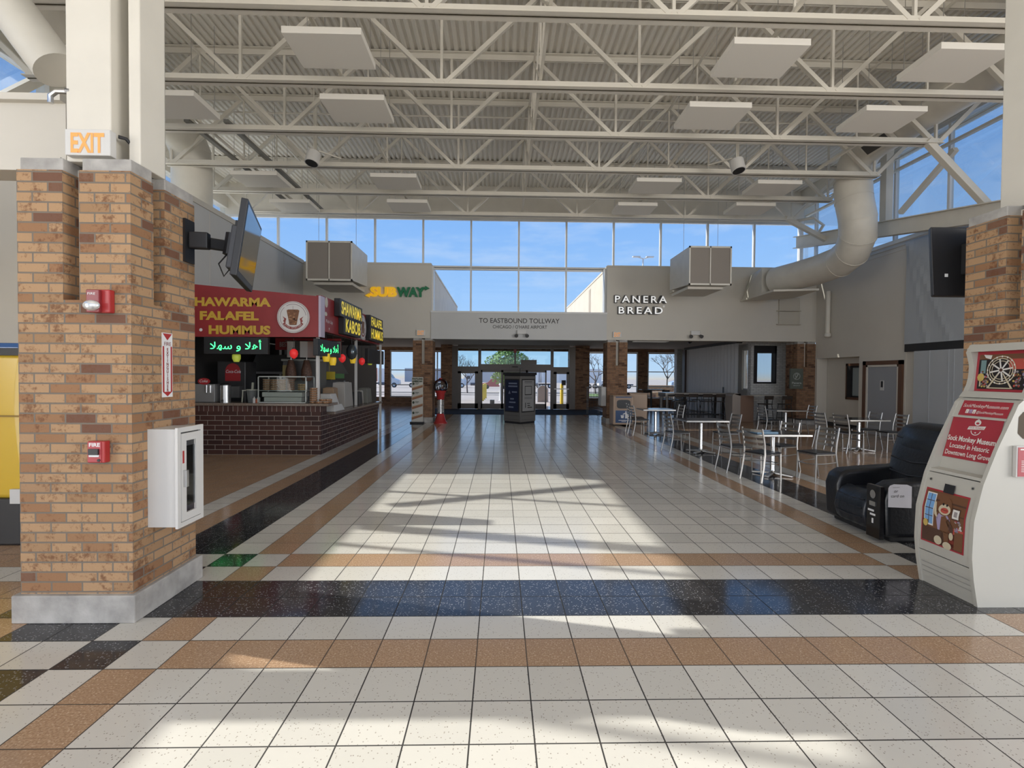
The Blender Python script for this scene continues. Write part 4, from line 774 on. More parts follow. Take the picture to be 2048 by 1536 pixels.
r = thing('juice_press', (-5.3, 10.7, 1.075), 'glass pitcher with steel rim on the stall counter', 'pitcher'); b = MB(r); b.lathe((-5.28, 10.72, 1.075), [(.09, 0), (.11, .2), (.12, .26)], 16); b.build('bowl', mat('grey_plastic', (0.12, 0.13, 0.13), .3), r, smooth=True); b = MB(r); b.lathe((-5.28, 10.72, 1.335), [(.13, 0), (.13, .02)], 16); b.bar((-5.28, 10.72, 1.35), (-5.27, 10.72, 1.5), .04, .03, (0, 1, 0)); b.build('lid', mat('cream_plastic', (0.35, 0.36, 0.30), .4), r)
b = MB(r); b.bar((-5.48, 10.68, 1.08), (-5.46, 10.68, 1.33), .02, .02, (0, 1, 0)); b.bar((-5.48, 10.68, 1.33), (-5.3, 10.7, 1.33), .02, .02); b.build('stand', MATS['cream_plastic'], r)
for x, h, m_, l in ((-5.16, .13, M_white, 'small white squeeze bottle beside the pitcher'), (-5.10, .10, mat('orange_cap', (0.42, 0.10, 0.04), .5), 'small orange tub beside the display case'), (-5.07, .15, M_white, 'white squeeze bottle against the display case')):
    b = MB(); b.lathe((x, 10.55, 1.075), [(.03, 0), (.032, h*.7), (.012, h*.85), (.008, h)], 10); tag(b.build('bottle', m_, smooth=True, base=(x, 10.55, 1.075)), l, 'bottle', 'bottles on the stall counter')
# glazed display case with pastry tubs
r = thing('display_case', (-4.54, 10.7, 1.075), 'glass display case of stacked pastry tubs on the stall counter', 'display case'); b = MB(r); x0, x1, y0, y1, z0, z1 = -5.04, -4.04, 10.45, 10.93, 1.08, 1.64
for x in (x0, x1-.02):
    for y in (y0, y1-.02): b.box(x, x+.02, y, y+.02, z0, z1)
for z in (z0, z1-.02):
    for y in (y0, y1-.02): b.box(x0, x1, y, y+.02, z, z+.02)
    for x in (x0, x1-.02): b.box(x, x+.02, y0, y1, z, z+.02)
b.build('frame', mat('case_grey', (0.38, 0.40, 0.38), .35, .4), r); b = MB(r); b.box(x0+.02, x1-.02, y0+.02, y1-.02, 1.335, 1.345); b.build('shelf', MATS['case_grey'], r)
b = MB(r); b.box(x0+.02, x1-.02, y0+.008, y0+.011, z0+.02, z1-.02); b.build('glass_pane', glassmat('case_glass', (.85, .88, .87), .015), r)
M_pas = [mat('pastry_brown', (0.26, 0.13, 0.06), .45, var=.5, vscale=45), mat('pastry_pink', (0.30, 0.15, 0.10), .45, var=.5, vscale=45), mat('pastry_tan', (0.36, 0.22, 0.09), .45, var=.5, vscale=45)]
def tub():
    r = thing('pastry_tub', (0, 0, 0), 'x', 'pastry tub', 'pastry tubs in the display case'); b = MB(); b.lathe((0, 0, 0), [(.066, 0), (.076, .008), (.078, .036)], 12); b.build('pastry', M_pas[0], r); b = MB(); b.lathe((0, 0, .036), [(.080, 0), (.080, .005), (.05, .01)], 12); b.build('lid', mat('clear_lid', (0.42, 0.36, 0.30), .15), r); return r
tubs = {}
tb0 = tub(); first = True
cn_ = ['first column', 'second column', 'third column', 'pink column', 'short last column']
hn = ['bottom', 'second from the bottom', 'middle', 'fourth up', 'top']
for ci, (x, n_, mi) in enumerate(((-4.93, 5, 0), (-4.77, 5, 0), (-4.61, 5, 0), (-4.43, 5, 1), (-4.20, 3, 2))):
    for j in range(n_):
        o = tb0 if first else dup(tb0, (0, 0, 0)); first = False; o.location = (x, 10.62, 1.346+j*.047); o['label'] = 'pastry tub in the display case, %s of the %s' % (hn[j] if n_ > 3 or j < 2 else 'top', cn_[ci])
        if mi:
            for ch in o.children:
                if ch.name.startswith('pastry'): ch.data = ch.data.copy(); ch.data.materials[0] = M_pas[mi]
on = ['lowest', 'second', 'third', 'fourth', 'fifth', 'sixth', 'topmost']
for j in range(7): o = dup(tb0, (-3.93, 10.56, 1.077+j*.047), 0, 'round pastry tub, %s of the open stack right of the display case' % on[j], 'pastry tubs stacked on the counter')
for j in range(7): o = dup(tb0, (-3.93, 10.74, 1.077+j*.047), 0, 'round pastry tub, %s of the rear stack right of the display case' % on[j], 'pastry tubs stacked on the counter')
for i, (x, y, j) in enumerate(((-3.79, 10.50, 0), (-3.66, 10.52, 0), (-3.79, 10.66, 0), (-3.66, 10.68, 0), (-3.74, 10.58, 1), (-3.64, 10.62, 1))): o = dup(tb0, (x, y, 1.077+j*.047), 0, 'round pastry tub in the low heap at the counter corner, %s' % ('front left', 'front right', 'back left', 'back right', 'upper left', 'upper right')[i], 'pastry tubs stacked on the counter')
for z, x0, x1, l in ((1.205, -4.98, -4.14, 'upper'), (1.10, -4.94, -4.16, 'lower')):
    b = MB(); b.box(x0, x1, 10.50, 10.86, z, z+.10); tag(b.build('white_tray', mat('tray_white', (0.50, 0.49, 0.46), .4), bevel=.012, base=(-4.5, 10.7, z)), '%s of two white trays at the bottom of the display case' % l, 'tray', 'white trays')
for x, l in ((-5.0, 'left'), (-4.63, 'right')):
    r = thing('spit_roast', (x, 12.0, 1.6), '%s of two brown meat spits behind the display case' % l, 'meat spit', 'meat spits'); b = MB(r); b.lathe((x, 12.0, 1.52), [(.09, 0), (.13, .06), (.12, .25), (.08, .42), (.06, .5)], 14); b.build('meat', mat('spit_meat', (0.11, 0.055, 0.035), .6, var=.5, vscale=30), r, smooth=True); b = MB(r); b.tube([(x, 12, 0.9), (x, 12, 2.2)], .012, 6); b.build('spit_rod', M_inox, r)
r = thing('spit_grill', (-4.8, 12.3, 0), 'grey steel grill stand behind the meat spits', 'grill'); b = MB(r); b.box(-5.3, -4.4, 12.25, 12.7, 0, 2.0); b.build('body', mat('grill_grey', (0.17, 0.17, 0.165), .45, .4), r, bevel=.01); b = MB(r); b.box(-5.32, -4.38, 12.2, 12.75, 2.0, 2.05); b.build('top_plate', MATS['case_grey'], r); b = MB(r); b.box(-5.3, -5.16, 12.23, 12.249, 1.62, 1.9); b.build('yellow_notice', mat('notice_yellow', (0.42, 0.33, 0.12), .5), r)
r = thing('food_banner', (-4.7, 12.0, 2.1), 'glossy hanging picture banner of wraps inside the food stall', 'banner'); b = MB(r)
for i in range(8):
    x = -5.05+i*.16; b.poly([(x, 11.9+.05*math.sin(i*2.1), 2.08), (x+.16, 11.9+.05*math.sin(i*2.1+2.1), 2.08), (x+.16, 11.9+.05*math.sin(i*2.1+2.1), 2.46), (x, 11.9+.05*math.sin(i*2.1), 2.46)], (0, 1, 0, 2, 0, 1, 2, 0)[i])
b.build('print', [mat('banner_cream', (0.42, 0.38, 0.34), .25), mat('banner_grey', (0.16, 0.15, 0.14), .25), mat('banner_brown', (0.24, 0.12, 0.08), .25)], r); b = MB(r); b.tube([(-5.1, 11.9, 2.47), (-3.72, 11.9, 2.47)], .012, 6); b.build('rail', M_inox, r)
r = thing('notice_card', (-4.6, 12.9, 1.7), 'yellow and green notice card deep inside the stall', 'card'); b = MB(r); b.box(-4.55, -4.25, 12.9, 12.92, 1.55, 1.75); b.tube([(-4.4, 12.91, 1.75), (-4.4, 12.91, 2.59)], .005, 5); b.build('yellow_panel', mat('card_yellow', (0.5, 0.38, 0.03), .5), r); b = MB(r); b.box(-4.25, -4.02, 12.9, 12.92, 1.58, 1.70); b.build('green_panel', mat('card_green', (0.06, 0.16, 0.05), .5), r)
r = thing('card_terminal', (-3.9, 11.3, .86), 'white order terminal with tilted picture panel at the stall corner', 'terminal'); b = MB(r); b.hexa([(-4.1, 11.05, .86), (-3.64, 11.05, .86), (-3.64, 11.75, .86), (-4.1, 11.75, .86)], [(-4.05, 11.12, 1.0), (-3.69, 11.12, 1.0), (-3.69, 11.68, 1.0), (-4.05, 11.68, 1.0)]); b.hexa([(-4.0, 11.2, 1.0), (-3.72, 11.2, 1.0), (-3.72, 11.6, 1.0), (-4.0, 11.6, 1.0)], [(-4.1, 11.35, 1.24), (-3.85, 11.35, 1.24), (-3.85, 11.75, 1.24), (-4.1, 11.75, 1.24)]); b.build('body', M_white, r, bevel=.01); b = MB(r); nx = Vector((.88, 0, .47)); b.poly([Vector((-3.745, 11.27, 1.03))+nx*.004, Vector((-3.745, 11.55, 1.03))+nx*.004, Vector((-3.858, 11.68, 1.22))+nx*.004, Vector((-3.858, 11.40, 1.22))+nx*.004]); b.build('picture_panel', mat('terminal_brown', (0.18, 0.09, 0.07), .3), r)
for (x, y, w, d, h, m_, l) in ((-4.0, 12.7, .35, .7, .62, 'carton', 'white carton standing on the stall side counter'), (-4.05, 11.95, .3, .35, .5, 'bag_tan', 'tan paper bag bundle on the stall side counter'), (-3.95, 13.75, .28, .3, .34, 'bin_dark', 'dark napkin box on the stall side counter'), (-3.95, 14.6, .3, .5, .42, 'jar_grey', 'grey drinks box at the far end of the side counter'), (-3.98, 14.2, .18, .16, .36, 'carton', 'white cup sleeve on the stall side counter')):
    mm = mat(m_, {'carton': (0.38, 0.36, 0.33), 'bag_tan': (0.30, 0.20, 0.12), 'bin_dark': (0.05, 0.05, 0.05), 'jar_grey': (0.16, 0.16, 0.14)}[m_], .5)
    r = thing('counter_box', (x, y, .86), l, 'box', 'boxes on the stall side counter'); b = MB(r); b.hexa([(x-w/2, y-d/2, .861), (x+w/2, y-d/2, .861), (x+w/2, y+d/2, .861), (x-w/2, y+d/2, .861)], [(x-w*.42, y-d*.42, .86+h), (x+w*.42, y-d*.42, .86+h), (x+w*.42, y+d*.42, .86+h), (x-w*.42, y+d*.42, .86+h)]); b.build('body', mm, r, bevel=.012); b = MB(r); b.box(x-w*.3, x+w*.3, y-d*.3, y+d*.3, .86+h, .865+h+.01); b.build('flap', mm, r)
# ================================================================ THINGS BY THE ENTRANCE
r = thing('sandwich_banner', (-2.8, FW, 0), 'tall sandwich menu banner against the left entrance pillar', 'banner'); y = FW-.20
b = MB(r); b.box(-3.05, -2.66, y, y+.03, .05, 1.60); b.build('panel', mat('banner_cream2', (0.52, 0.50, 0.45), .5), r); b = MB(r); b.box(-3.1, -2.62, y-.08, y+.06, 0, .05); b.build('foot', M_black, r, bevel=.01)
b = MB(r); yy = y-.003
for i, z in enumerate((1.15, .82, .50, .14)):
    b.poly([(-3.04, yy, z-.02), (-2.67, yy, z+.10), (-2.67, yy, z+.16), (-3.04, yy, z+.05)], 0); b.poly([(-3.04, yy-.001, z+.05), (-2.67, yy-.001, z+.16), (-2.67, yy-.001, z+.19), (-3.04, yy-.001, z+.08)], 1)
    b.ell((-2.99, yy, z+.22), X_, Z_, .04, .045, 14, 2); b.box(-2.93, -2.80, yy-.001, yy, z+.235, z+.255, 2); b.box(-2.93, -2.83, yy-.001, yy, z+.20, z+.212, 2)
b.build('print', [mat('wrap_brown', (0.28, 0.12, 0.06), .5), mat('wrap_tan', (0.40, 0.24, 0.12), .5), mat('banner_dark', (0.04, 0.06, 0.035), .5)], r)
b = MB(r); b.text((-3.03, yy, 1.51), X_, Z_, 'FOOTLONG', .085, width=.35, bold=.006); b.text((-3.03, yy, 1.43), X_, Z_, 'AMERICAN', .075, width=.35, bold=.006); b.build('lettering', MATS['banner_dark'], r)
r = thing('gumball_machine', (-2.06, 17.3, 0), 'red gumball machine with clear globe right of the left entrance pillar', 'gumball machine'); c_ = (-2.06, 17.3, 0)
b = MB(r); b.lathe(c_, [(.24, 0), (.24, .03), (.20, .07), (.13, .30), (.11, .34)], 20); b.build('base', M_red, r, smooth=True)
b = MB(r); b.lathe(c_, [(.075, .33), (.075, .84)], 16); b.build('column', M_inox, r, smooth=True)
b = MB(r)
for i in range(9): b.tube([(-2.06+.12*math.cos(a*.45+i*.2), 17.3+.12*math.sin(a*.45+i*.2), .36+i*.05+a*.0035) for a in range(15)], .010, 5)
b.build('spiral_chute', M_white, r)
b = MB(r); b.lathe(c_, [(.12, .83), (.13, .86), (.15, 1.03), (.2, 1.12), (.21, 1.14)], 20); b.build('collar', M_red, r, smooth=True)
b = MB(r); b.lathe((-2.06, 17.3, 1.30), [(.20, -.17), (.235, -.08), (.245, 0), (.235, .08), (.19, .17), (.10, .23), (.03, .245)], 24); b.build('globe', glassmat('globe_glass', (.75, .78, .80), .12), r, smooth=True)
b = MB(r)
for i in range(60):
    a = random.uniform(0, 6.28); q = .2*math.sqrt(random.random()); b.lathe((-2.06+q*math.cos(a), 17.3+q*math.sin(a), 1.14+random.random()*.10), [(.005, -.022), (.022, 0), (.005, .022)], 6, i % 4)
o = b.build('gumballs', [M_red, M_white, mat('gum_blue', (.05, .1, .3), .3), M_black], r); o['kind'] = 'stuff'
b = MB(r); b.lathe(c_, [(.06, 1.53), (.06, 1.56), (.02, 1.58)], 12); b.build('cap', M_red, r)
# directory kiosk turned 45 degrees
r = thing('directory_kiosk', (.71, 17.62, 0), 'square dark blue directory kiosk standing in the aisle before the doors', 'directory'); h = .585
def dia(k, z): return [(.71, 17.62-k, z), (.71+k, 17.62, z), (.71, 17.62+k, z), (.71-k, 17.62, z)]
b = MB(r); b.hexa(dia(h-.05, 0), dia(h-.05, .07)); b.build('toe_kick', M_black, r)
b = MB(r); b.hexa(dia(h-.02, .07), dia(h-.02, 1.66)); b.build('body', mat('kiosk_grey', (0.12, 0.115, 0.11), .45), r, bevel=.01)
b = MB(r); b.hexa(dia(h+.015, 1.70), dia(h+.015, 1.79)); b.hexa(dia(h-.03, 1.66), dia(h-.03, 1.70)); b.build('top_board', M_black, r)
for nm, A_, U_, mcol, side in (('blue_panel', Vector((.71-h+.02, 17.62, 0)), Vector((1, -1, 0)).normalized(), (0.010, 0.018, 0.05), 0), ('map_panel', Vector((.71, 17.62-h+.02, 0)), Vector((1, 1, 0)).normalized(), (0.24, 0.24, 0.24), 1)):
    n_ = U_.cross(Z_); L = (h-.02)*math.sqrt(2); b = MB(r); P = lambda u, z, d=.004: A_+U_*u*L+n_*d+Z_*z
    b.poly([P(.07, .40), P(.93, .40), P(.93, 1.56), P(.07, 1.56)], 0); b.poly([P(.12, .44, .006), P(.88, .44, .006), P(.88, 1.52, .006), P(.12, 1.52, .006)], 1)
    for z in (.14, .28): b.poly([P(.06, z, .003), P(.94, z, .003), P(.94, z+.006, .003), P(.06, z+.006, .003)], 0)
    def ln(u0, u1, z0, z1, mi): b.poly([P(u0, z0, .008), P(u1, z0, .008), P(u1, z1, .008), P(u0, z1, .008)], mi)
    if side == 0:
        for u0, u1, z, mi in ((.3, .8, 1.38, 2), (.28, .82, 1.28, 2), (.5, .8, 1.08, 2), (.4, .62, .84, 2), (.34, .72, .72, 2), (.3, .6, .55, 2)): ln(u0, u1, z, z+.05, mi)
        b.poly([P(.28, 1.04, .008), P(.42, 1.04, .008), P(.36, 1.16, .008)], 2)
    else:
        for u0, u1, z0, z1 in ((.25, .75, 1.46, 1.475), (.25, .75, 1.42, 1.43), (.27, .72, 1.30, 1.32), (.27, .30, 1.02, 1.32), (.69, .72, 1.02, 1.32), (.27, .72, 1.0, 1.03), (.25, .75, .92, .93), (.25, .75, .87, .88), (.3, .34, .56, .74), (.42, .62, .70, .72), (.45, .62, .62, .65), (.45, .75, .55, .58)): ln(u0, u1, z0, z1, 0)
    b.build(nm, [M_black, mat(nm, mcol, .3), mat('kiosk_print', (0.16, 0.19, 0.27), .4)], r)
b = MB(r); b.tube([(.71, 17.62, 1.79), (.71, 17.62, 1.93)], .012, 6); b.box(.62, .80, 17.56, 17.68, 1.93, 1.955); b.build('sign_holder', M_black, r)
# ================================================================ MUSEUM KIOSK
KX, KY0, KY1 = 3.567, 3.575, 4.09
PROF = [(0, 0), (-.035, .20), (-.052, .37), (-.043, .64), (.02, .91), (.122, 1.18), (.228, 1.41), (.282, 1.533), (.335, 1.56), (.375, 1.64), (.397, 1.73), (.398, 1.82), (.375, 1.91), (.362, 1.945), (.405, 1.99)]
def ks(z):
    for (s0, z0), (s1, z1) in zip(PROF, PROF[1:]):
        if z <= z1: return s0+(s1-s0)*(z-z0)/(z1-z0)
    return PROF[-1][0]
M_cream = mat('kiosk_cream', (0.44, 0.425, 0.38), .4); M_kred = mat('kiosk_red', (0.33, 0.028, 0.040), .35)
r = thing('museum_kiosk', (KX+.4, 3.83, 0), 'white curved museum brochure kiosk with red panels at the right edge', 'kiosk')
fine = [(ks(z/50*1.99), z/50*1.99) for z in range(51)]
for y0, y1 in ((KY0, KY0+.03), (KY1-.03, KY1)):
    b = MB(r); pts = [(KX+s, y0, z) for s, z in fine]+[(KX+.61, y0, 1.99), (KX+.61, y0, 0)]
    b.prism(pts, (0, y1-y0, 0)); b.build('side_panel', M_cream, r)
yi0, yi1 = KY0+.03, KY1-.03
def front(z0, z1, d, nm, m_=M_cream, n=8, th=.02):
    b = MB(r); R0 = []; 
    zs = [z0+(z1-z0)*i/n for i in range(n+1)]
    for y in (yi0, yi1): R0.append([(KX+ks(z)+d, y, z) for z in zs])
    for i in range(n): b.poly([R0[1][i], R0[0][i], R0[0][i+1], R0[1][i+1]])
    for k in (0, n): b.poly([R0[1][k], (KX+ks(zs[k])+d+th, yi1, zs[k]), (KX+ks(zs[k])+d+th, yi0, zs[k]), R0[0][k]])
    return b.build(nm, m_, r)
front(0.0, .275, .012, 'plinth_panel'); front(.283, .925, .010, 'lower_door'); front(.933, .955, .010, 'tray_lip')
# open tray with sloping poster
b = MB(r); b.poly([(KX+ks(.955)+.01, yi1, .955), (KX+ks(.955)+.01, yi0, .955), (KX+.125, yi0, .965), (KX+.125, yi1, .965)]); b.poly([(KX+.125, yi1, .965), (KX+.125, yi0, .965), (KX+.238, yi0, 1.385), (KX+.238, yi1, 1.385)]); b.poly([(KX+.238, yi1, 1.385), (KX+.238, yi0, 1.385), (KX+ks(1.385)+.01, yi0, 1.385), (KX+ks(1.385)+.01, yi1, 1.385)]); b.build('brochure_tray', M_cream, r)
front(1.385, 1.545, .010, 'strip_panel')
b = MB(r)   # header frame, concave
for za, zb in ((1.55, 1.60), (1.925, 1.985)): 
    b.hexa([(KX+ks(za)-.01, KY0+.0, za), (KX+ks(za)+.06, KY0, za), (KX+ks(zb)+.06, KY0, zb), (KX+ks(zb)-.01, KY0, zb)], [(KX+ks(za)-.01, KY1, za), (KX+ks(za)+.06, KY1, za), (KX+ks(zb)+.06, KY1, zb), (KX+ks(zb)-.01, KY1, zb)])
for ya, yb in ((KY0, KY0+.045), (KY1-.045, KY1)):
    zs = [1.6+.325*i/6 for i in range(7)]
    b.loft([[(KX+ks(z)-.012, ya, z), (KX+ks(z)+.06, ya, z), (KX+ks(z)+.06, yb, z), (KX+ks(z)-.012, yb, z)] for z in zs])
b.build('header_frame', M_cream, r)
b = MB(r); b.box(KX+.46, KX+.60, yi0, yi1, 1.5, 1.98); b.box(KX+.36, KX+.60, yi0, yi1, .0, .9); b.build('inner_casing', M_cream, r)
# panel prints
mm = [M_kred, mat('pr_white', (0.66, 0.64, 0.60), .4), mat('pr_dark', (0.018, 0.014, 0.014), .35), mat('pr_brown', (0.15, 0.065, 0.03), .4), mat('pr_brown2', (0.075, 0.035, 0.022), .4), mat('pr_blue', (0.16, 0.33, 0.58), .4), mat('pr_cream', (0.52, 0.45, 0.32), .4), mat('pr_yel', (0.50, 0.36, 0.10), .4), mat('pr_teal', (0.15, 0.24, 0.24), .4), mat('pr_lred', (0.42, 0.07, 0.05), .4), mat('pr_grey', (0.27, 0.24, 0.24), .4), mat('pr_lav', (0.32, 0.27, 0.42), .4)]
class Pan:
    """flat print on a sloping front panel; u runs from the far edge (0) to the near edge (1), v upwards"""
    def __init__(s, p0, p1, ya=yi0, yb=yi1):
        s.b = MB(r); s.p0 = Vector((KX+p0[0], 0, p0[1])); s.p1 = Vector((KX+p1[0], 0, p1[1])); s.ya = ya; s.yb = yb; s.W = yb-ya; s.H = (s.p1-s.p0).length
        s.V = (s.p1-s.p0).normalized(); s.n = (-Y_).cross(s.V)
    curved = False
    def P(s, u, v, d=0):
        if s.curved:
            z = s.p0.z+(s.p1.z-s.p0.z)*v; return Vector((KX+ks(z)+.007-d*.0006, s.yb-(s.yb-s.ya)*u, z))
        return s.p0+(s.p1-s.p0)*v+Vector((0, s.yb-(s.yb-s.ya)*u, 0))+s.n*(.003+d*.0006)
    def q(s, u0, u1, v0, v1, mi, d): s.pg([(u0, v0), (u1, v0), (u1, v1), (u0, v1)], mi, d)
    def pg(s, pts, mi, d):
        if not s.curved: s.b.poly([s.P(u, v, d) for u, v in pts], mi); return
        def clip(ps, lim, sg):
            out = []
            for (u0, v0), (u1, v1) in zip(ps, ps[1:]+ps[:1]):
                i0, i1 = sg*(v0-lim) >= 0, sg*(v1-lim) >= 0
                if i0: out.append((u0, v0))
                if i0 != i1: t_ = (lim-v0)/(v1-v0); out.append((u0+(u1-u0)*t_, lim))
            return out
        for k in range(16):
            c = clip(list(pts), k/16, 1)
            c = clip(c, (k+1)/16, -1) if c else c
            if len(c) > 2: s.b.poly([s.P(u, v, d) for u, v in c], mi)
    def el(s, u, v, a, b_, mi, d, n=20): s.pg([(u+a/s.W*math.cos(2*math.pi*k/n), v+b_/s.H*math.sin(2*math.pi*k/n)) for k in range(n)], mi, d)
    def tx(s, u, v, t, size, mi, d, **kw): s.b.text(s.P(u, v, d), -Y_, s.V, t, size, mi, **kw)
# lower photograph: toy monkey doll waving in a wooden room
p = Pan((ks(.36)+.008, .36), (ks(.80)+.008, .80)); p.curved = True; q = p.q
q(.06, .90, .0, 1.0, 0, 0); q(.085, .875, .03, .97, 3, 1); q(.085, .875, .03, .30, 4, 2); q(.11, .30, .33, .93, 1, 2); q(.125, .285, .36, .91, 5, 3)
for v in (.5, .64, .78): q(.125, .285, v, v+.012, 4, 4)
q(.2, .21, .36, .91, 4, 4); q(.30, .875, .80, .83, 4, 2); q(.30, .875, .62, .64, 4, 2); q(.085, .20, .14, .42, 4, 4); p.el(.15, .36, .022, .03, 7, 5); q(.64, .80, .55, .76, 4, 3); q(.66, .78, .575, .735, 1, 4); q(.69, .75, .61, .70, 10, 5)
q(.62, .875, .05, .40, 9, 2); q(.72, .875, .04, .36, 3, 3)
for i in range(22): p.el(random.uniform(.72, .86), random.uniform(.36, .55), .008, .008, (11, 1, 9, 10)[i % 4], 3, 8)
p.pg([(.37, .58), (.33, .78), (.29, .80), (.32, .56), (.40, .48)], 6, 6); p.pg([(.40, .30), (.60, .30), (.63, .52), (.56, .62), (.42, .62), (.36, .50)], 11, 6); p.pg([(.44, .28), (.60, .28), (.62, .48), (.54, .58), (.46, .55)], 3, 7)
p.pg([(.60, .55), (.70, .38), (.69, .26), (.64, .26), (.62, .38), (.55, .48)], 4, 7); p.el(.665, .25, .018, .03, 6, 8); p.pg([(.40, .30), (.50, .30), (.47, .14), (.40, .14)], 4, 7); p.pg([(.51, .30), (.61, .30), (.62, .10), (.54, .10)], 3, 7)
p.el(.42, .11, .035, .035, 6, 9); p.el(.60, .06, .038, .030, 6, 9); p.el(.50, .74, .062, .075, 3, 8); p.el(.405, .74, .015, .02, 4, 7); p.el(.60, .73, .015, .02, 4, 7); p.el(.51, .685, .052, .042, 6, 9); p.el(.515, .67, .034, .022, 9, 10); p.q(.46, .57, .675, .682, 2, 11); p.el(.47, .775, .009, .010, 2, 10, 10); p.el(.54, .77, .009, .010, 2, 10, 10)
p.b.build('doll_poster', mm, r)
b = MB(r); P = Pan((ks(.79)+.002, .79), (ks(.86)+.002, .86)); P.b = b; P.q(.42, .62, .0, 1, 0, 9); b.build('lock_plate', M_black, r)
for u in (.10, .90):
    P = Pan((ks(.84)+.008, .84), (ks(.90)+.008, .90)); P.el(u, .5, .011, .011, 0, 2); P.el(u, .5, .005, .005, 1, 3, 10); P.b.build('lock', [M_inox, M_black], r)
for z in (.10, .14, .18): P = Pan((ks(z)+.011, z), (ks(z+.006)+.011, z+.006)); P.q(.03, .97, 0, 1, 0, 0); P.b.build('vent_slot', mat('slot_grey', (0.3, 0.29, 0.27), .6), r)
# museum poster in the tray
p = Pan((.147, 1.055), (.236, 1.385)); p.q(.01, .93, .0, 1, 0, 0)
p.tx(.46, .42, 'Sock Monkey Museum', .060, 1, 2, align='CENTER', width=.40, bold=.0014); p.tx(.46, .245, 'Located in Historic', .055, 1, 2, align='CENTER', width=.33, bold=.0008); p.tx(.46, .07, 'Downtown Long Grove', .055, 1, 2, align='CENTER', width=.38, bold=.0008)
p.b.ring(p.P(.5, .72, 2), -Y_, p.V, .036, .042, 20, 1, math.pi*1.05, math.pi*1.95); p.pg([(.34, .72), (.36, .80), (.66, .83), (.64, .75)], 1, 3); p.tx(.5, .752, 'SOCK MONKEY', .022, 0, 4, align='CENTER', width=.12); p.el(.5, .90, .026, .024, 1, 2); p.el(.5, .885, .014, .009, 0, 3); p.el(.5, .95, .011, .012, 1, 2); p.el(.5, .66, .008, .005, 1, 2, 10)
p.b.build('museum_poster', mm, r)
p = Pan((ks(1.40)+.008, 1.40), (ks(1.525)+.008, 1.525)); p.q(.10, .97, .02, .98, 0, 0)
p.tx(.53, .56, 'SockMonkeyMuseum.com', .042, 1, 2, align='CENTER', width=.36, shear=.2); p.tx(.42, .20, '@SockMonkeyMuseum', .030, 1, 2, width=.21)
for i in range(3): p.q(.22+i*.065, .275+i*.065, .17, .42, (1, 11, 1)[i], 2); p.tx(.235+i*.065, .20, 'fyo'[i], .026, 0, 4)
p.b.build('web_strip', mm, r)
# header picture: white big wheel model
p = Pan((ks(1.62)+.03, 1.60), (ks(1.90)+.045, 1.925), KY0+.04, KY1-.04); p.q(.0, 1, .0, 1, 0, 0); p.q(.06, .96, .06, .92, 2, 1); p.q(.06, .96, .80, .92, 3, 2); p.q(.62, .96, .55, .80, 9, 2); p.q(.10, .2, .45, .78, 8, 2); p.pg([(.14, .92), (.30, .90), (.28, .80), (.18, .84)], 1, 3)
for i in range(70): p.el(random.choice((random.uniform(.1, .26), random.uniform(.72, .94))), random.uniform(.12, .50), .009, .009, (10, 9, 10, 3, 7, 11)[i % 6], 3, 7)
p.el(.12, .35, .03, .035, 7, 4, 8); p.q(.10, .125, .12, .3, 6, 4); p.el(.93, .75, .03, .03, 7, 4, 8)
c_ = p.P(.49, .53, 6)
for r0, r1 in ((.106, .114), (.088, .095), (.07, .075)): p.b.ring(c_, -Y_, p.V, r0, r1, 36, 6)
for i in range(8):
    a = i*math.pi/4+.2; d_ = (-Y_*math.cos(a)+p.V*math.sin(a)); e_ = (-Y_*-math.sin(a)+p.V*math.cos(a)); p.b.poly([c_+d_*.012-e_*.006, c_+d_*.09-e_*.006, c_+d_*.09+e_*.006, c_+d_*.012+e_*.006], 1)
for i in range(16): a = i*math.pi/8; p.b.ell(c_+(-Y_*math.cos(a)+p.V*math.sin(a))*.108+p.n*.0006, -Y_, p.V, .006, .008, 8, 1)
for s_ in (-1, 1): p.pg([(.49+s_*.03, .45), (.49+s_*.05, .45), (.49+s_*.24, .08), (.49+s_*.20, .08)], 6, 8)
p.q(.28, .70, .075, .10, 6, 8); p.b.ell(c_+p.n*.001, -Y_, p.V, .014, .014, 12, 4)
p.b.build('wheel_picture', mm, r)
b = MB(r); y = KY0-.002; b.poly([(KX+.27, y, 1.30), (KX+.31, y, 1.26), (KX+.42, y, 1.26), (KX+.42, y, 1.46), (KX+.31, y, 1.46), (KX+.275, y, 1.42)]); b.build('side_cutout', mat('cutout_dark', (0.06, 0.04, 0.02), .7), r)
r2 = thing('flyer_holder', (KX+.33, KY0, 1.0), 'red leaflet in a clear holder on the side of the white kiosk', 'leaflet holder')
b = MB(r2); b.box(KX+.235, KX+.50, KY0-.03, KY0-.001, .98, 1.21); b.build('holder', mat('holder_clear', (0.5, 0.48, 0.46), .15), r2, bevel=.003)
b = MB(r2); y = KY0-.032; b.box(KX+.245, KX+.49, y, y+.002, .985, 1.20); b.build('leaflet', M_kred, r2)
b = MB(r2); b.ell((KX+.33, y-.001, 1.14), X_, Z_, .024, .03, 18)
for i in range(7): b.box(KX+.27, KX+.46, y-.0015, y-.0005, 1.02+i*.013, 1.024+i*.013)
b.box(KX+.26, KX+.46, y-.0015, y-.0005, 1.18, 1.19); b.build('print', mm[1], r2)
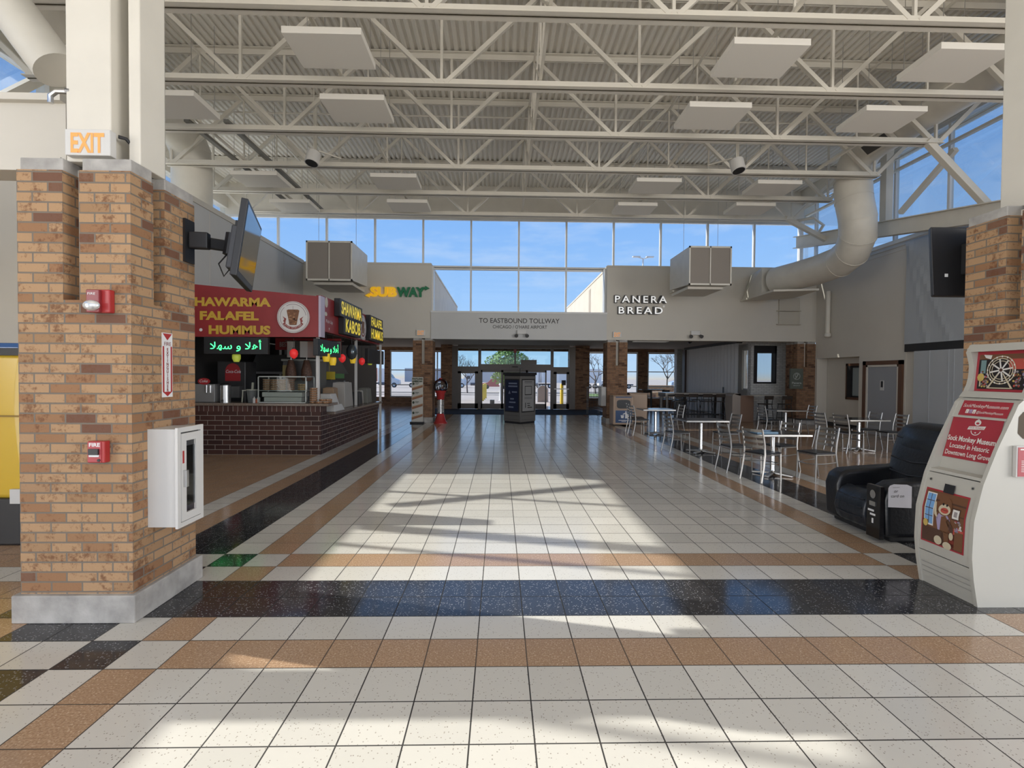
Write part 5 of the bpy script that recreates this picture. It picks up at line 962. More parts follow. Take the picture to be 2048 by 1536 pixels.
# ================================================================ MASSAGE CHAIR
M_lea = mat('black_leather', (0.009, 0.010, 0.013), .38, bump=.25, bscale=30); M_lea2 = mat('blue_black_leather', (0.011, 0.015, 0.022), .36, bump=.3, bscale=22)
r = thing('massage_chair', (4.4, 5.42, 0), 'black leather massage chair with a paper sign beside the museum kiosk', 'massage chair')
def arm(y0, y1, nm):
    b = MB(r); pts = [(3.97, .06), (3.95, .45), (3.99, .57), (4.08, .62), (4.3, .64), (4.75, .67), (4.95, .62), (4.98, .06)]
    b.prism([(x, y0, z) for x, z in pts], (0, y1-y0, 0)); b.build(nm, M_lea, r, bevel=.045, seg=4, smooth=True)
arm(5.68, 5.92, 'armrest'); arm(4.95, 5.19, 'armrest')
b = MB(r); b.box(4.05, 5.0, 5.0, 5.88, 0.0, .12); b.build('base', M_black, r, bevel=.02)
b = MB(r); b.loft([[(4.05, 5.17, .34), (4.05, 5.70, .34), (4.05, 5.70, .46), (4.05, 5.17, .46)], [(4.3, 5.17, .34), (4.3, 5.70, .34), (4.3, 5.70, .45), (4.3, 5.17, .45)], [(4.8, 5.17, .30), (4.8, 5.70, .30), (4.8, 5.70, .40), (4.8, 5.17, .40)]]); b.build('seat', M_lea2, r, bevel=.05, seg=4, smooth=True)
b = MB(r); pr = [(4.06, .48), (3.98, .44), (3.92, .36), (3.90, .24), (3.93, .12), (4.0, .07), (4.12, .12), (4.12, .46)]
n_ = 9; b.loft([[(x-(.018 if k % 2 == 0 else 0)*(0 < k < n_-1), 5.19+.48*k/(n_-1), z) for x, z in pr] for k in range(n_)]); b.build('footrest', M_lea2, r, bevel=.03, seg=3, smooth=True)
for z in (.20, .30, .39): 
    b = MB(r); xx = {.20: 3.898, .30: 3.902, .39: 3.93}[z]; b.tube([(xx, 5.22, z), (xx-.005, 5.43, z-.012), (xx, 5.64, z)], .007, 6); b.build('stitch_seam', M_black, r)
b = MB(r); prof = [(4.52, .42), (4.58, .62), (4.64, .86), (4.70, 1.06), (4.76, 1.15), (4.86, 1.19)]
rings = []
for i, (x, z) in enumerate(prof):
    hw = (.33, .37, .39, .38, .33, .23)[i]; t_ = (.26, .26, .25, .23, .18, .08)[i]; n_ = 14
    rings.append([(x+t_*.5-t_*.5*math.cos(a)*abs(math.cos(a))**-.3 if abs(math.cos(a)) > .01 else x+t_*.5, 5.43+hw*(abs(math.sin(a))**.6)*(1 if math.sin(a) >= 0 else -1), z) for a in [2*math.pi*(k+.5)/n_ for k in range(n_)]])
b.loft(rings); b.build('backrest', M_lea, r, smooth=True)
b = MB(r); b.loft([[(4.66+.02*k*0-.045*math.sin(math.pi*min(max(t, .02), .98)), 5.43+.25*math.cos(a)*(1-.25*abs(t-.5)), .90+.24*t+.0*a) if False else (4.665+.055*t-.05*math.sin(math.pi*t)*max(0, math.sin(math.pi*(j+.0)/10)), 5.18+.05*j, .88+.25*t) for j in range(11)] for t in [i/6 for i in range(7)]], caps=False); b.build('head_pillow', M_lea2, r, smooth=True)
for z, d in ((1.02, .0), (.80, -.012), (.66, -.02)):
    b = MB(r); x = 4.52+(z-.42)*.30; b.tube([(x-.012, 5.14, z+d), (x-.02, 5.43, z-.03+d), (x-.012, 5.72, z+d)], .010, 6); b.build('stitch_seam', M_black, r)
r3 = thing('coin_box', (3.95, 5.07, .3), 'black coin box with silver slots on the near arm of the massage chair', 'coin box')
b = MB(r3); b.box(3.90, 3.948, 4.96, 5.15, .04, .585); b.build('box', M_blackg, r3, bevel=.006)
b = MB(r3); b.ell((3.897, 5.06, .49), -Y_, Z_, .038, .045, 18); b.build('coin_slot', M_inox, r3); b = MB(r3); b.box(3.893, 3.899, 5.02, 5.10, .37, .415); b.build('bill_slot', M_inox, r3)
b = MB(r3); b.box(3.895, 3.899, 5.04, 5.12, .31, .33); b.box(3.895, 3.899, 5.02, 5.09, .27, .29); b.box(3.895, 3.899, 5.045, 5.065, .19, .24); b.build('print', M_ltr, r3)
r4 = thing('paper_sign', (4.1, 4.94, .5), 'white handwritten paper hung over the near arm of the massage chair', 'paper sign'); b = MB(r4); y = 4.938
b.poly([(3.965, y, .385), (4.21, y, .375), (4.21, y, .595), (4.16, y, .615), (4.02, y, .62), (3.98, y, .605), (3.965, y, .58)]); b.build('sheet', mat('paper', (0.66, 0.65, 0.70), .8), r4)
b = MB(r4); b.text((4.02, y-.002, .535), X_, Z_, 'or', .045, shear=.2); b.text((3.99, y-.002, .485), X_, Z_, 'card on', .045, shear=.2); b.poly([(4.01, y-.002, .585), (4.08, y-.002, .587), (4.08, y-.002, .59), (4.01, y-.002, .588)]); b.build('handwriting', M_let, r4)
# ride car behind the near pillar at the left edge
r = thing('ride_car', (-5.0, 5.3, 0), 'glossy yellow ride car with a roof board behind the near pillar', 'ride car'); M_ry = mat('ride_yellow', (0.66, 0.43, 0.035), .25, coat=.6)
b = MB(r); b.loft([[(x, y, z) for x, y in ((-5.6, 4.98), (-4.66+.05*math.sin(z*3), 4.98-.05*math.sin(z*2)), (-4.60, 5.2), (-4.62, 5.8), (-5.6, 5.85))] for z in (.45, .7, .95, 1.25, 1.3, 1.35, 1.6, 1.78, 1.88)]); b.build('body', M_ry, r, bevel=.05, seg=3, smooth=True)
b = MB(r); b.box(-5.6, -4.66, 4.93, 5.8, 0.0, .46); b.build('base', M_black, r, bevel=.02); b = MB(r); b.box(-4.74, -4.64, 4.90, 4.93, .42, .56); b.build('corner_plate', M_white, r)
b = MB(r); b.box(-5.5, -4.68, 4.98, 5.05, 1.86, 1.93); b.box(-5.5, -4.68, 5.6, 5.67, 1.86, 1.93); b.build('roof_rack', M_black, r)
b = MB(r); b.loft([[(x, 5.3-w, 1.93), (x, 5.3+w, 1.93), (x, 5.3+w*.9, 1.985), (x, 5.3-w*.9, 1.985)] for x, w in ((-5.9, .30), (-5.2, .34), (-4.75, .30), (-4.58, .18))]); b.build('surfboard', mat('board_blue', (0.05, 0.12, 0.30), .2), r, bevel=.012); b = MB(r); b.prism([(-4.84, 5.12, 1.985), (-4.74, 5.12, 1.985), (-4.715, 5.12, 2.13), (-4.75, 5.12, 2.14), (-4.80, 5.12, 2.08)], (0, .02, 0)); b.build('fin', M_black, r)
b = MB(r); b.box(-5.5, -4.67, 4.935, 4.945, 1.26, 1.275); b.build('panel_gap', mat('gap_brown', (0.28, 0.17, 0.03), .6), r)
# bins and cabinet by the right entrance pillar
M_bin = mat('bin_beige', (0.42, 0.30, 0.215), .45)
r = thing('waste_bin', (4.25, 17.1, 0), 'beige waste bin with blue litter panel before the right entrance pillar', 'waste bin'); b = MB(r); b.box(3.86, 4.56, 16.75, 17.38, .03, 1.0); b.build('body', M_bin, r, bevel=.03); b = MB(r); b.box(3.84, 4.58, 16.73, 17.39, 1.0, 1.03); b.build('lid', M_bin, r, bevel=.01)
y = 16.745
b = MB(r); b.box(3.92, 4.50, y-.004, y+.001, .56, .95); b.build('bezel', mat('bin_tan', (0.36, 0.25, 0.18), .5), r); b = MB(r); b.loft([[(4.21+.235*math.cos(a)*abs(math.cos(a))**-.5 if abs(math.cos(a)) > .01 else 4.21, y-.006+d, .735+.15*(abs(math.sin(a))**.5)*(1 if math.sin(a) >= 0 else -1)) for a in [2*math.pi*(k+.5)/24 for k in range(24)]] for d in (0, .004)]); b.build('opening', M_black, r)
b = MB(r); b.box(3.94, 4.50, y-.006, y, .10, .52); b.box(3.94, 4.48, y-.006, y, .955, .99); o = b.build('blue_panel', mat('bin_blue', (0.015, 0.055, 0.16), .4), r)
b = MB(r); yy = y-.008; b.ell((4.29, yy, .47), X_, Z_, .022, .025, 14); b.poly([(4.26, yy, .25), (4.36, yy, .25), (4.35, yy, .38), (4.31, yy, .445), (4.26, yy, .44), (4.18, yy, .40), (4.19, yy, .38), (4.27, yy, .40)]); b.poly([(4.11, yy, .36), (4.23, yy, .36), (4.21, yy, .26), (4.13, yy, .26)]); b.poly([(4.04, yy, .175), (4.40, yy, .175), (4.40, yy, .195), (4.04, yy, .195)]); b.poly([(4.14, yy, .135), (4.30, yy, .135), (4.30, yy, .15), (4.14, yy, .15)]); b.build('pictogram', M_ltr, o)
r = thing('waste_bin', (4.9, 17.7, 0), 'wide beige bin cabinet behind the blue panelled bin', 'waste bin'); b = MB(r); b.box(4.62, 5.25, 17.5, 18.3, .03, 1.06); b.build('body', M_bin, r, bevel=.02); b = MB(r); b.box(4.60, 5.27, 17.48, 18.32, 1.06, 1.09); b.build('lid', M_bin, r, bevel=.008)
r = thing('wall_cabinet', (3.7, 17.8, .75), 'small white wall cabinet on the side of the right entrance pillar', 'cabinet'); b = MB(r); b.box(3.60, 3.775, 17.5, 17.95, .62, 1.30); b.build('body', mat('cab_grey', (0.45, 0.44, 0.42), .5), r, bevel=.01); b = MB(r); b.box(3.585, 3.60, 17.53, 17.92, .65, 1.27); b.build('door', MATS['cab_grey'], r, bevel=.004)
r = thing('bag_stand', (3.3, 20.3, 0), 'thin wire newspaper stand left of the right entrance pillar', 'wire stand'); b = MB(r)
for x in (3.9, 4.4):
    for yy in (21.8, 22.1): b.tube([(x, yy, 0.012), (x, yy, 1.2)], .012, 5)
for z in (.25, .6, .95, 1.18):
    b.tube([(3.9, 21.8, z), (4.4, 21.8, z), (4.4, 22.1, z), (3.9, 22.1, z), (3.9, 21.8, z)], .009, 5)
for i in range(5): b.tube([(3.9+.125*i, 21.8, .25), (3.9+.125*i, 21.8, 1.18)], .006, 4)
b.build('wire_frame', mat('dark_wire', (0.12, 0.12, 0.12), .4, .6), r)
r['kind'] = 'thing'
# ================================================================ CAFE FURNITURE
M_ctop = mat('table_black', (0.03, 0.03, 0.032), .14); M_seat = mat('seat_black', (0.022, 0.022, 0.024), .35); M_cs = mat('chair_steel', (0.37, 0.36, 0.345), .30, .85)
def make_chair():
    """metal ladder back chair facing +X, origin on the floor"""
    r = thing('cafe_chair', (0, 0, 0), 'x', 'chair', 'silver ladder back cafe chairs')
    b = MB(); b.box(-.19, .21, -.20, .20, .44, .468); b.build('seat', M_seat, r, bevel=.014, seg=3)
    for s in (-1, 1):
        b = MB(); b.tube([(-.27, .205*s, 0), (-.215, .20*s, .25), (-.185, .195*s, .45), (-.20, .195*s, .62), (-.255, .19*s, .87)], [.014, .016, .017, .016, .014], 8); b.build('rear_leg', M_cs, r, smooth=True)
        b = MB(); b.tube([(.215, .185*s, 0), (.20, .185*s, .445)], .0135, 8); b.build('front_leg', M_cs, r, smooth=True)
    for z, x in ((.57, -.198), (.655, -.212), (.74, -.232), (.83, -.25)):
        b = MB(); n = 6; b.loft([[(x-.035*math.sin(math.pi*k/n)-.004, -.19+.38*k/n, z-.02), (x-.035*math.sin(math.pi*k/n)+.004, -.19+.38*k/n, z-.02), (x-.035*math.sin(math.pi*k/n)+.002, -.19+.38*k/n, z+.022), (x-.035*math.sin(math.pi*k/n)-.006, -.19+.38*k/n, z+.022)] for k in range(n+1)]); b.build('back_slat', M_cs, r)
    b = MB(); b.tube([(-.20, -.195, .43), (.2, -.185, .43), (.2, .185, .43), (-.2, .195, .43), (-.2, -.195, .43)], .010, 6); b.build('seat_frame', M_cs, r)
    b = MB(); b.tube([(-.21, -.198, .30), (.05, -.19, .285), (.2, -.15, .28), (.235, 0, .278), (.2, .15, .28), (.05, .19, .285), (-.21, .198, .30)], .009, 6); b.build('foot_ring', M_cs, r)
    return r
def make_table(w, d):
    r = thing('cafe_table', (0, 0, 0), 'x', 'table', 'square cafe tables')
    b = MB(); b.box(-w/2, w/2, -d/2, d/2, .715, .745); b.build('table_top', M_ctop, r, bevel=.006); b = MB()
    b.box(-w/2-.006, w/2+.006, -d/2-.006, -d/2, .712, .742); b.box(-w/2-.006, w/2+.006, d/2, d/2+.006, .712, .742); b.box(-w/2-.006, -w/2, -d/2, d/2, .712, .742); b.box(w/2, w/2+.006, -d/2, d/2, .712, .742); b.build('edge_band', M_cs, r)
    b = MB(); b.lathe((0, 0, 0), [(.085, .03), (.05, .06), (.04, .10), (.04, .66), (.10, .70), (.10, .715)], 16); b.build('pedestal', M_chrome, r, smooth=True)
    for k in range(4):
        a = math.pi/4+k*math.pi/2; b = MB(); b.bar((.03*math.cos(a), .03*math.sin(a), .045), (.33*math.cos(a), .33*math.sin(a), .018), .07, .035); b.build('base_foot', M_inox, r, bevel=.008)
    return r
ch0 = make_chair(); used = [False]
def chair(x, y, deg, label):
    o = ch0 if not used[0] else dup(ch0, (0, 0, 0)); used[0] = True
    o.location = (x, y, 0); o.rotation_euler = (0, 0, math.radians(deg)); o['label'] = label
tb = make_table(.92, .72); tb.location = (4.74, 8.47, 0); tb['label'] = 'square black cafe table with a blue tray, nearest the aisle and camera'
def table(x, y, label): dup(tb, (x, y, 0), 0, label)
chair(4.27, 8.86, 4, 'silver cafe chair with its back to the aisle, far left at the nearest table')
chair(4.36, 8.10, 24, 'silver cafe chair nearest the camera, left side of the nearest table')
chair(5.30, 8.14, 194, 'silver cafe chair on the right side of the nearest table')
chair(5.16, 8.98, 200, 'silver cafe chair behind the blue tray at the far right of the nearest table')
b = MB(); b.box(4.30, 4.66, 8.17, 8.40, .746, .766); b.box(4.30, 4.66, 8.16, 8.17, .746, .785); tag(b.build('serving_tray', mat('tray_blue', (0.10, 0.20, 0.30), .3), bevel=.004, base=(4.5, 8.3, .746)), 'blue tray lying on the nearest cafe table', 'tray')
table(4.50, 10.95, 'square cafe table behind the nearest one, between two chairs by the aisle')
chair(3.99, 11.05, 8, 'silver cafe chair left of the second table from the camera'); chair(5.06, 10.95, 186, 'silver cafe chair right of the second table from the camera')
table(4.55, 14.35, 'square cafe table nearest the beige bins')
chair(4.02, 14.15, 6, 'silver cafe chair right before the beige bin, near side of its table'); chair(4.08, 14.75, -5, 'silver cafe chair closest to the beige bins'); chair(5.10, 14.4, 184, 'silver cafe chair right of the table nearest the bins')
table(8.40, 14.35, 'square cafe table in front of the white brick wall')
chair(7.82, 14.2, 5, 'silver cafe chair left of the table before the white brick wall'); chair(9.02, 14.45, 180, 'silver cafe chair before the corner brick pillar')
table(8.38, 11.35, 'square cafe table in front of the grey door')
chair(7.92, 11.72, 2, 'silver cafe chair at the left end of the table by the grey door'); chair(7.98, 11.12, 10, 'second silver cafe chair at the left of the table by the grey door'); chair(8.84, 11.75, 182, 'silver cafe chair against the grey door, far side of its table'); chair(9.02, 11.2, 178, 'silver cafe chair right of the grey door table, next to the massage chair')
# high tables and bar stools
M_dw = mat('dark_wood', (0.045, 0.035, 0.03), .25); M_bk = mat('black_metal', (0.02, 0.02, 0.02), .4, .3); M_lw = mat('light_top', (0.32, 0.29, 0.26), .2)
r = thing('high_table', (7.65, 19.6, 0), 'long dark high table with stools in the cafe area', 'high table'); b = MB(r); b.box(6.45, 8.85, 19.15, 20.05, .98, 1.05); b.build('table_top', M_lw, r, bevel=.008); b = MB(r); b.box(6.45, 8.85, 19.16, 20.04, .90, .98); b.build('apron', M_dw, r)
for x in (6.5, 8.72):
    for y in (19.2, 19.93): b = MB(r); b.box(x, x+.08, y, y+.08, 0, .9); b.build('leg', M_dw, r)
b = MB(r); b.box(6.55, 8.75, 19.57, 19.63, .15, .20); b.build('foot_rail', M_bk, r)
def make_stool():
    r = thing('bar_stool', (0, 0, 0), 'x', 'bar stool', 'dark bar stools at the high tables'); b = MB(); b.box(-.18, .18, -.18, .18, .72, .75); b.build('seat', M_dw, r, bevel=.012)
    for sx in (-1, 1):
        for sy in (-1, 1): b = MB(); b.tube([(.20*sx, .20*sy, 0), (.15*sx, .15*sy, .72)]+([(-.19, .17*sy, 1.02)] if sx < 0 else []), .012, 6); b.build('leg', M_bk, r)
    b = MB(); b.hexa([(-.195, -.18, .90), (-.175, -.18, .90), (-.175, .18, .90), (-.195, .18, .90)], [(-.215, -.18, 1.03), (-.195, -.18, 1.03), (-.195, .18, 1.03), (-.215, .18, 1.03)]); b.build('backrest', M_dw, r, bevel=.008)
    b = MB(); b.tube([(-.185, -.185, .25), (.185, -.185, .25), (.185, .185, .25), (-.185, .185, .25), (-.185, -.185, .25)], .009, 6); b.build('foot_ring', M_bk, r); return r
st0 = make_stool(); us = [False]
def stool(x, y, deg, label):
    o = st0 if not us[0] else dup(st0, (0, 0, 0)); us[0] = True; o.location = (x, y, 0); o.rotation_euler = (0, 0, math.radians(deg)); o['label'] = label
for i, x in enumerate((6.85, 7.4, 7.95, 8.45)):
    q = ('first', 'second', 'third', 'last')[i]; stool(x, 18.95, 90, 'dark bar stool on the aisle side of the long high table, %s from the left' % q); stool(x+.1, 20.28, -90, 'dark bar stool on the window side of the long high table, %s from the left' % q)
r = thing('high_table', (9.85, 18.1, 0), 'small high table with light top before the white brick wall', 'high table'); b = MB(r); b.box(9.15, 10.35, 17.62, 18.2, 1.0, 1.035); b.build('table_top', mat('pale_top', (0.42, 0.39, 0.35), .2), r, bevel=.008); b = MB(r); b.lathe((9.8, 17.95, 0), [(.22, 0), (.2, .02), (.045, .04), (.045, 1.0)], 14); b.build('pedestal', M_bk, r)
M_tan = mat('stool_tan', (0.15, 0.09, 0.06), .35)
for x, dg, l in ((9.45, 100, 'left'), (10.15, 85, 'right')):
    stool(x, 17.42, dg, 'brown backed bar stool at the %s of the small high table' % l)
r = thing('high_table', (6.3, 24.2, 0), 'dark high table by the far cafe windows', 'high table'); b = MB(r); b.box(6.9, 8.0, 23.9, 24.5, 1.0, 1.04); b.build('table_top', M_dw, r, bevel=.006); b = MB(r); b.lathe((7.45, 24.2, 0), [(.25, 0), (.2, .02), (.04, .04), (.04, 1.0)], 12); b.build('pedestal', M_bk, r)
stool(7.0, 23.6, 90, 'dark bar stool at the high table by the far windows, left'); stool(7.9, 23.6, 90, 'dark bar stool at the high table by the far windows, right')
r = thing('service_cabinet', (9.05, 18.6, 0), 'tan cafe cabinet with a pale rounded front between curtain and small high table', 'cabinet'); b = MB(r); b.box(8.95, 9.5, 18.3, 18.9, 0, 1.0); b.build('body', mat('cab_tan', (0.24, 0.145, 0.10), .45), r, bevel=.02); b = MB(r); b.prism([(8.66, 18.25, 0), (8.97, 18.25, 0), (8.97, 18.25, 1.06)]+[(8.82+.155*math.cos(a), 18.25, .98+.10*math.sin(a)) for a in [math.pi*k/8 for k in range(9)]]+[(8.66, 18.25, .98)], (0, .6, 0)); b.build('rounded_front', mat('cab_pale', (0.36, 0.31, 0.27), .4), r)
b = MB(r); b.box(8.98, 9.45, 18.285, 18.298, .1, .9); b.build('door', MATS['cab_tan'], r)
# folding curtain wall
r = thing('folding_curtain', (9.7, 22.4, 0), 'white pleated folding partition closing the cafe seating', 'partition'); b = MB(r); n = 36; y0, y1 = 19.75, 25.3
pts = [(9.62+(.026 if k % 2 else -.026), y0+(y1-y0)*k/n) for k in range(n+1)]
for (xa, ya), (xb, yb) in zip(pts, pts[1:]): b.poly([(xa, ya, .02), (xb, yb, .02), (xb, yb, 3.05), (xa, ya, 3.05)])
b.build('pleats', mat('pleat_white', (0.64, 0.65, 0.67), .45), r); b = MB(r); b.box(9.50, 9.74, y0, y1+.1, 3.05, 3.16); b.build('ceiling_track', M_black, r); b = MB(r); b.box(9.5, 9.75, y1, y1+.35, 0, 3.05); b.build('end_post', mat('dark_brown', (0.05, 0.028, 0.022), .5), r); b = MB(r); b.box(9.525, 9.545, 20.9, 21.0, .95, 1.25); b.build('handle', M_bk, r)
# green round logo sign on the corner pillar
r = thing('wall_sign', (10.4, 17.4, 1.6), 'grey green sign with white bread logo on the corner brick pillar', 'sign'); b = MB(r); b.box(10.30, 10.76, FW-.10, FW-.03, 1.28, 2.0); b.build('panel', mat('sign_olive', (0.10, 0.115, 0.095), .5), r); b = MB(r); yy = FW-.102; b.ring((10.53, yy, 1.73), X_, Z_, .11, .125, 24, 0); b.ring((10.53, yy, 1.76), X_, Z_, .05, .068, 16, 0, .3, 4.6); b.poly([(10.47, yy, 1.64), (10.50, yy, 1.64), (10.60, yy, 1.80), (10.57, yy, 1.82)]); b.text((10.53, yy, 1.46), X_, Z_, 'Panera', .10, align='CENTER', width=.34, bold=.002); b.text((10.53, yy, 1.38), X_, Z_, 'BREAD', .055, align='CENTER', width=.24); b.build('lettering', mat('sign_pale', (0.42, 0.44, 0.42), .5), r)
# small camera dome and vents under the soffit
for x, y, l in ((7.9, 20.5, 'over the long high table'), (.6, 19.2, 'in front of the entrance doors')):
    b = MB(); b.lathe((x, y, 3.06), [(.02, 0), (.07, .03), (.085, .08), (.085, .10)], 14); tag(b.build('dome_camera', M_blackg, smooth=True, base=(x, y, 3.06)), 'small dark dome camera on the soffit '+l, 'camera', 'dome cameras')
b = MB(); b.box(5.6, 7.0, 20.4, 20.9, 3.13, 3.165); tag(b.build('ceiling_light', mat('light_lens', (0.55, 0.53, 0.48), .5, emit=.15), base=(6.3, 20.6, 3.13)), 'recessed ceiling light in the soffit beyond the right entrance pillar', 'ceiling light')
b = MB(); b.box(.66, .80, DY-.13, DY-.02, 2.78, 2.95); tag(b.build('exit_marker', M_red, base=(.73, DY-.1, 2.8)), 'small red exit marker over the sliding doors', 'exit marker')
r = thing('door_operator', (1.4, DY, 2.22), 'dark box of the door motor on top of the sliding door header', 'door motor'); b = MB(r); b.box(1.02, 1.8, DY-.08, DY+.10, 2.225, 2.44); b.build('box', M_darkfr, r)
r = thing('door_sensor', (.75, DY, 2.0), 'black motion sensor on the sliding door header', 'sensor'); b = MB(r); b.box(.6, .88, DY-.16, DY-.10, 2.07, 2.12); b.build('housing', M_black, r, bevel=.01)
# ================================================================ OUTSIDE: LOT, TRUCKS, TREES
def gz(y): return -.02 if y < 38 else -.02-(y-38)/87*1.43
M_tyre = mat('tyre', (0.02, 0.02, 0.02), .8); M_tw = mat('truck_white', (0.70, 0.70, 0.70), .4); M_win = mat('truck_glass', (0.04, 0.05, 0.07), .1)
def semi(x, y, d, cabcol, trcol, label, tlen=14, name='semi_truck', trailer=True):
    """tractor with nose towards d*X, cab front at x"""
    z = gz(y); r = thing(name, (x, y, z), label, 'truck', 'trucks in the lot'); c = mat('cab_%s' % cabcol[0], cabcol[1], .35); t_ = mat('trailer_%s' % trcol[0], trcol[1], .5)
    X = lambda a: x-d*a
    b = MB(r); pr = [(0.2, .5), (0, .8), (.1, 1.5), (1.3, 1.9), (1.9, 2.7), (2.2, 3.3), (3.0, 3.9), (4.3, 4.0), (4.3, .6)]
    b.prism([(X(a), y-1.2, z+h) for a, h in pr], (0, 2.4, 0)); b.build('cab', c, r, bevel=.08)
    b = MB(r); b.prism([(X(a), y-1.24, z+h) for a, h in ((2.0, 1.95), (2.25, 2.65), (2.9, 2.65), (2.9, 1.95))], (0, .03, 0)); b.prism([(X(a), y-1.1, z+h) for a, h in ((1.28, 1.95), (1.8, 2.68), (1.86, 2.66), (1.34, 1.93))], (0, 2.2, 0)); b.build('cab_window', M_win, r)
    b = MB(r); b.box(min(X(3.4), X(8)), max(X(3.4), X(8)), y-.5, y+.5, z+.7, z+1.0); b.tube([(X(3.0), y-1.1, z+.8), (X(4.2), y-1.1, z+.8)], .32, 12); b.build('chassis', mat('chassis', (0.12, 0.12, 0.13), .5), r)
    wh = [1.0, 5.5, 6.8]
    if trailer:
        b = MB(r); b.box(min(X(5), X(5+tlen)), max(X(5), X(5+tlen)), y-1.25, y+1.25, z+1.2, z+4.05); b.build('trailer', t_, r); wh += [5+tlen-1.4, 5+tlen-2.7]
    for w in wh: b = MB(r); b.tube([(X(w), y-1.25, z+.5), (X(w), y-.9, z+.5)], .5, 18); b.tube([(X(w), y-1.27, z+.5), (X(w), y-1.25, z+.5)], .27, 14, 1); b.build('wheel', [M_tyre, M_tw], r)
    return r
RED = ('red', (0.40, 0.10, 0.05)); WH = ('white', (0.70, 0.70, 0.70)); GR = ('grey', (0.42, 0.43, 0.46)); BL = ('blue', (0.35, 0.42, 0.50))
semi(-20.8, 104, 1, WH, RED, 'truck with a rusty red trailer seen through the left entrance window', 8.0)
semi(-7.0, 106, 1, WH, GR, 'white tractor seen through the left hinged entrance door', 8)
semi(-9.6, 113, -1, WH, GR, 'long grey trailer behind the yellow posts', 16)
semi(4.0, 108, -1, WH, WH, 'white sleeper truck right of the directory kiosk', 13)
semi(22.2, 112, -1, WH, WH, 'white tractor before the lettered trailer in the narrow right window', 12, trailer=False)
t5 = semi(40, 116, -1, BL, GR, 'blue grey truck through the cafe window', 12)
r = thing('freight_box', (20.6, 109, gz(109)), 'white freight trailer with blue letters beyond the narrow right window', 'trailer'); b = MB(r); b.box(17.8, 23.5, 114.8, 117, gz(110)+1.1, gz(110)+4.4); b.build('box', M_tw, r); b = MB(r); b.box(18, 18.5, 115, 117, gz(110), gz(110)+1.1); b.box(22.7, 23.2, 115, 117, gz(110), gz(110)+1.1); b.build('support_leg', MATS['chassis'], r)
b = MB(r); b.text((19.3, 114.7, gz(112)+2.4), X_, Z_, 'FVB', 1.1, width=2.2, bold=.06); b.build('lettering', mat('deco_blue', (0.10, 0.16, 0.45), .5), r)
r = thing('pickup_truck', (-3.6, 90, gz(90)), 'small red and white pickup behind the green tree', 'pickup truck'); z = gz(90); b = MB(r); b.prism([(x, 89, z+h) for x, h in ((-3.2, .4), (-3.2, 1.0), (-2.2, 1.15), (-1.6, 1.8), (-.3, 1.8), (-.1, 1.1), (1.6, 1.1), (1.6, .4))], (0, 1.8, 0)); b.build('body', mat('pickup_red', (0.35, 0.06, 0.06), .4), r, bevel=.05)
for x in (-2.3, .8): b = MB(r); b.tube([(x, 88.97, z+.38), (x, 89.25, z+.38)], .38, 14); b.build('wheel', M_tyre, r)
# yellow posts etc
M_by = mat('post_yellow', (0.72, 0.50, 0.03), .5)
for i, (x, y) in enumerate(((-1.24, 28.9), (-1.19, 30.6), (-1.14, 32.4), (-1.10, 34.2), (-1.06, 36.2))):
    r = thing('bollard', (x, y, gz(y)), 'yellow steel bollard outside the sliding doors, %s from the building' % ('nearest', 'second', 'third', 'fourth', 'farthest')[i], 'bollard', 'yellow bollards outside'); b = MB(r); b.lathe((x, y, gz(y)), [(.10, 0), (.10, 1.02), (.06, 1.08)], 14); b.build('post', M_by, r, smooth=True); b = MB(r); b.lathe((x, y, gz(y)), [(.125, 0), (.125, .02)], 14); b.build('foot_plate', MATS['chassis'], r)
r = thing('bollard', (3.72, 29.7, -.02), 'taller yellow bollard with a black box behind the right hinged door', 'bollard', 'yellow bollards outside'); b = MB(r); b.lathe((3.72, 29.7, -.02), [(.10, 0), (.10, 1.15), (.07, 1.2)], 14); b.build('post', M_by, r, smooth=True); b = MB(r); b.box(3.70, 3.95, 29.6, 29.75, 1.1, 1.4); b.build('button_box', M_black, r)
r = thing('ash_post', (.05, 33, -.02), 'slim white post outside the sliding doors', 'post'); b = MB(r); b.lathe((.05, 33, -.02), [(.14, 0), (.10, .05), (.08, 1.0), (.12, 1.05), (.1, 1.15)], 12); b.build('post', M_tw, r, smooth=True)
r = thing('waste_urn', (-.42, 28.0, -.02), 'small brown box on the paving outside the doors', 'box'); b = MB(r); b.box(-.55, -.3, 27.9, 28.2, -.02, .28); b.build('body', M_dw, r)
r = thing('arched_marker', (2.75, 31.5, -.02), 'white arch topped marker board outside the right sliding door', 'marker board'); b = MB(r); b.prism([(2.42, 31.5, -.02), (3.05, 31.5, -.02), (3.05, 31.5, .72)]+[(2.735+.315*math.cos(a), 31.5, .72+.30*math.sin(a)) for a in [math.pi*k/10 for k in range(1, 10)]]+[(2.42, 31.5, .72)], (0, .3, 0)); b.build('board', mat('marker_tan', (0.42, 0.33, 0.27), .6), r); b = MB(r)
for k in range(10): a0, a1 = math.pi*k/10, math.pi*(k+1)/10; b.bar((2.735+.335*math.cos(a0), 31.49, .72+.32*math.sin(a0)), (2.735+.335*math.cos(a1), 31.49, .72+.32*math.sin(a1)), .06, .05)
b.bar((2.40, 31.49, -.02), (2.40, 31.49, .72), .05, .05, (0, 1, 0)); b.bar((3.07, 31.49, -.02), (3.07, 31.49, .72), .05, .05, (0, 1, 0)); b.build('white_rim', M_tw, r)
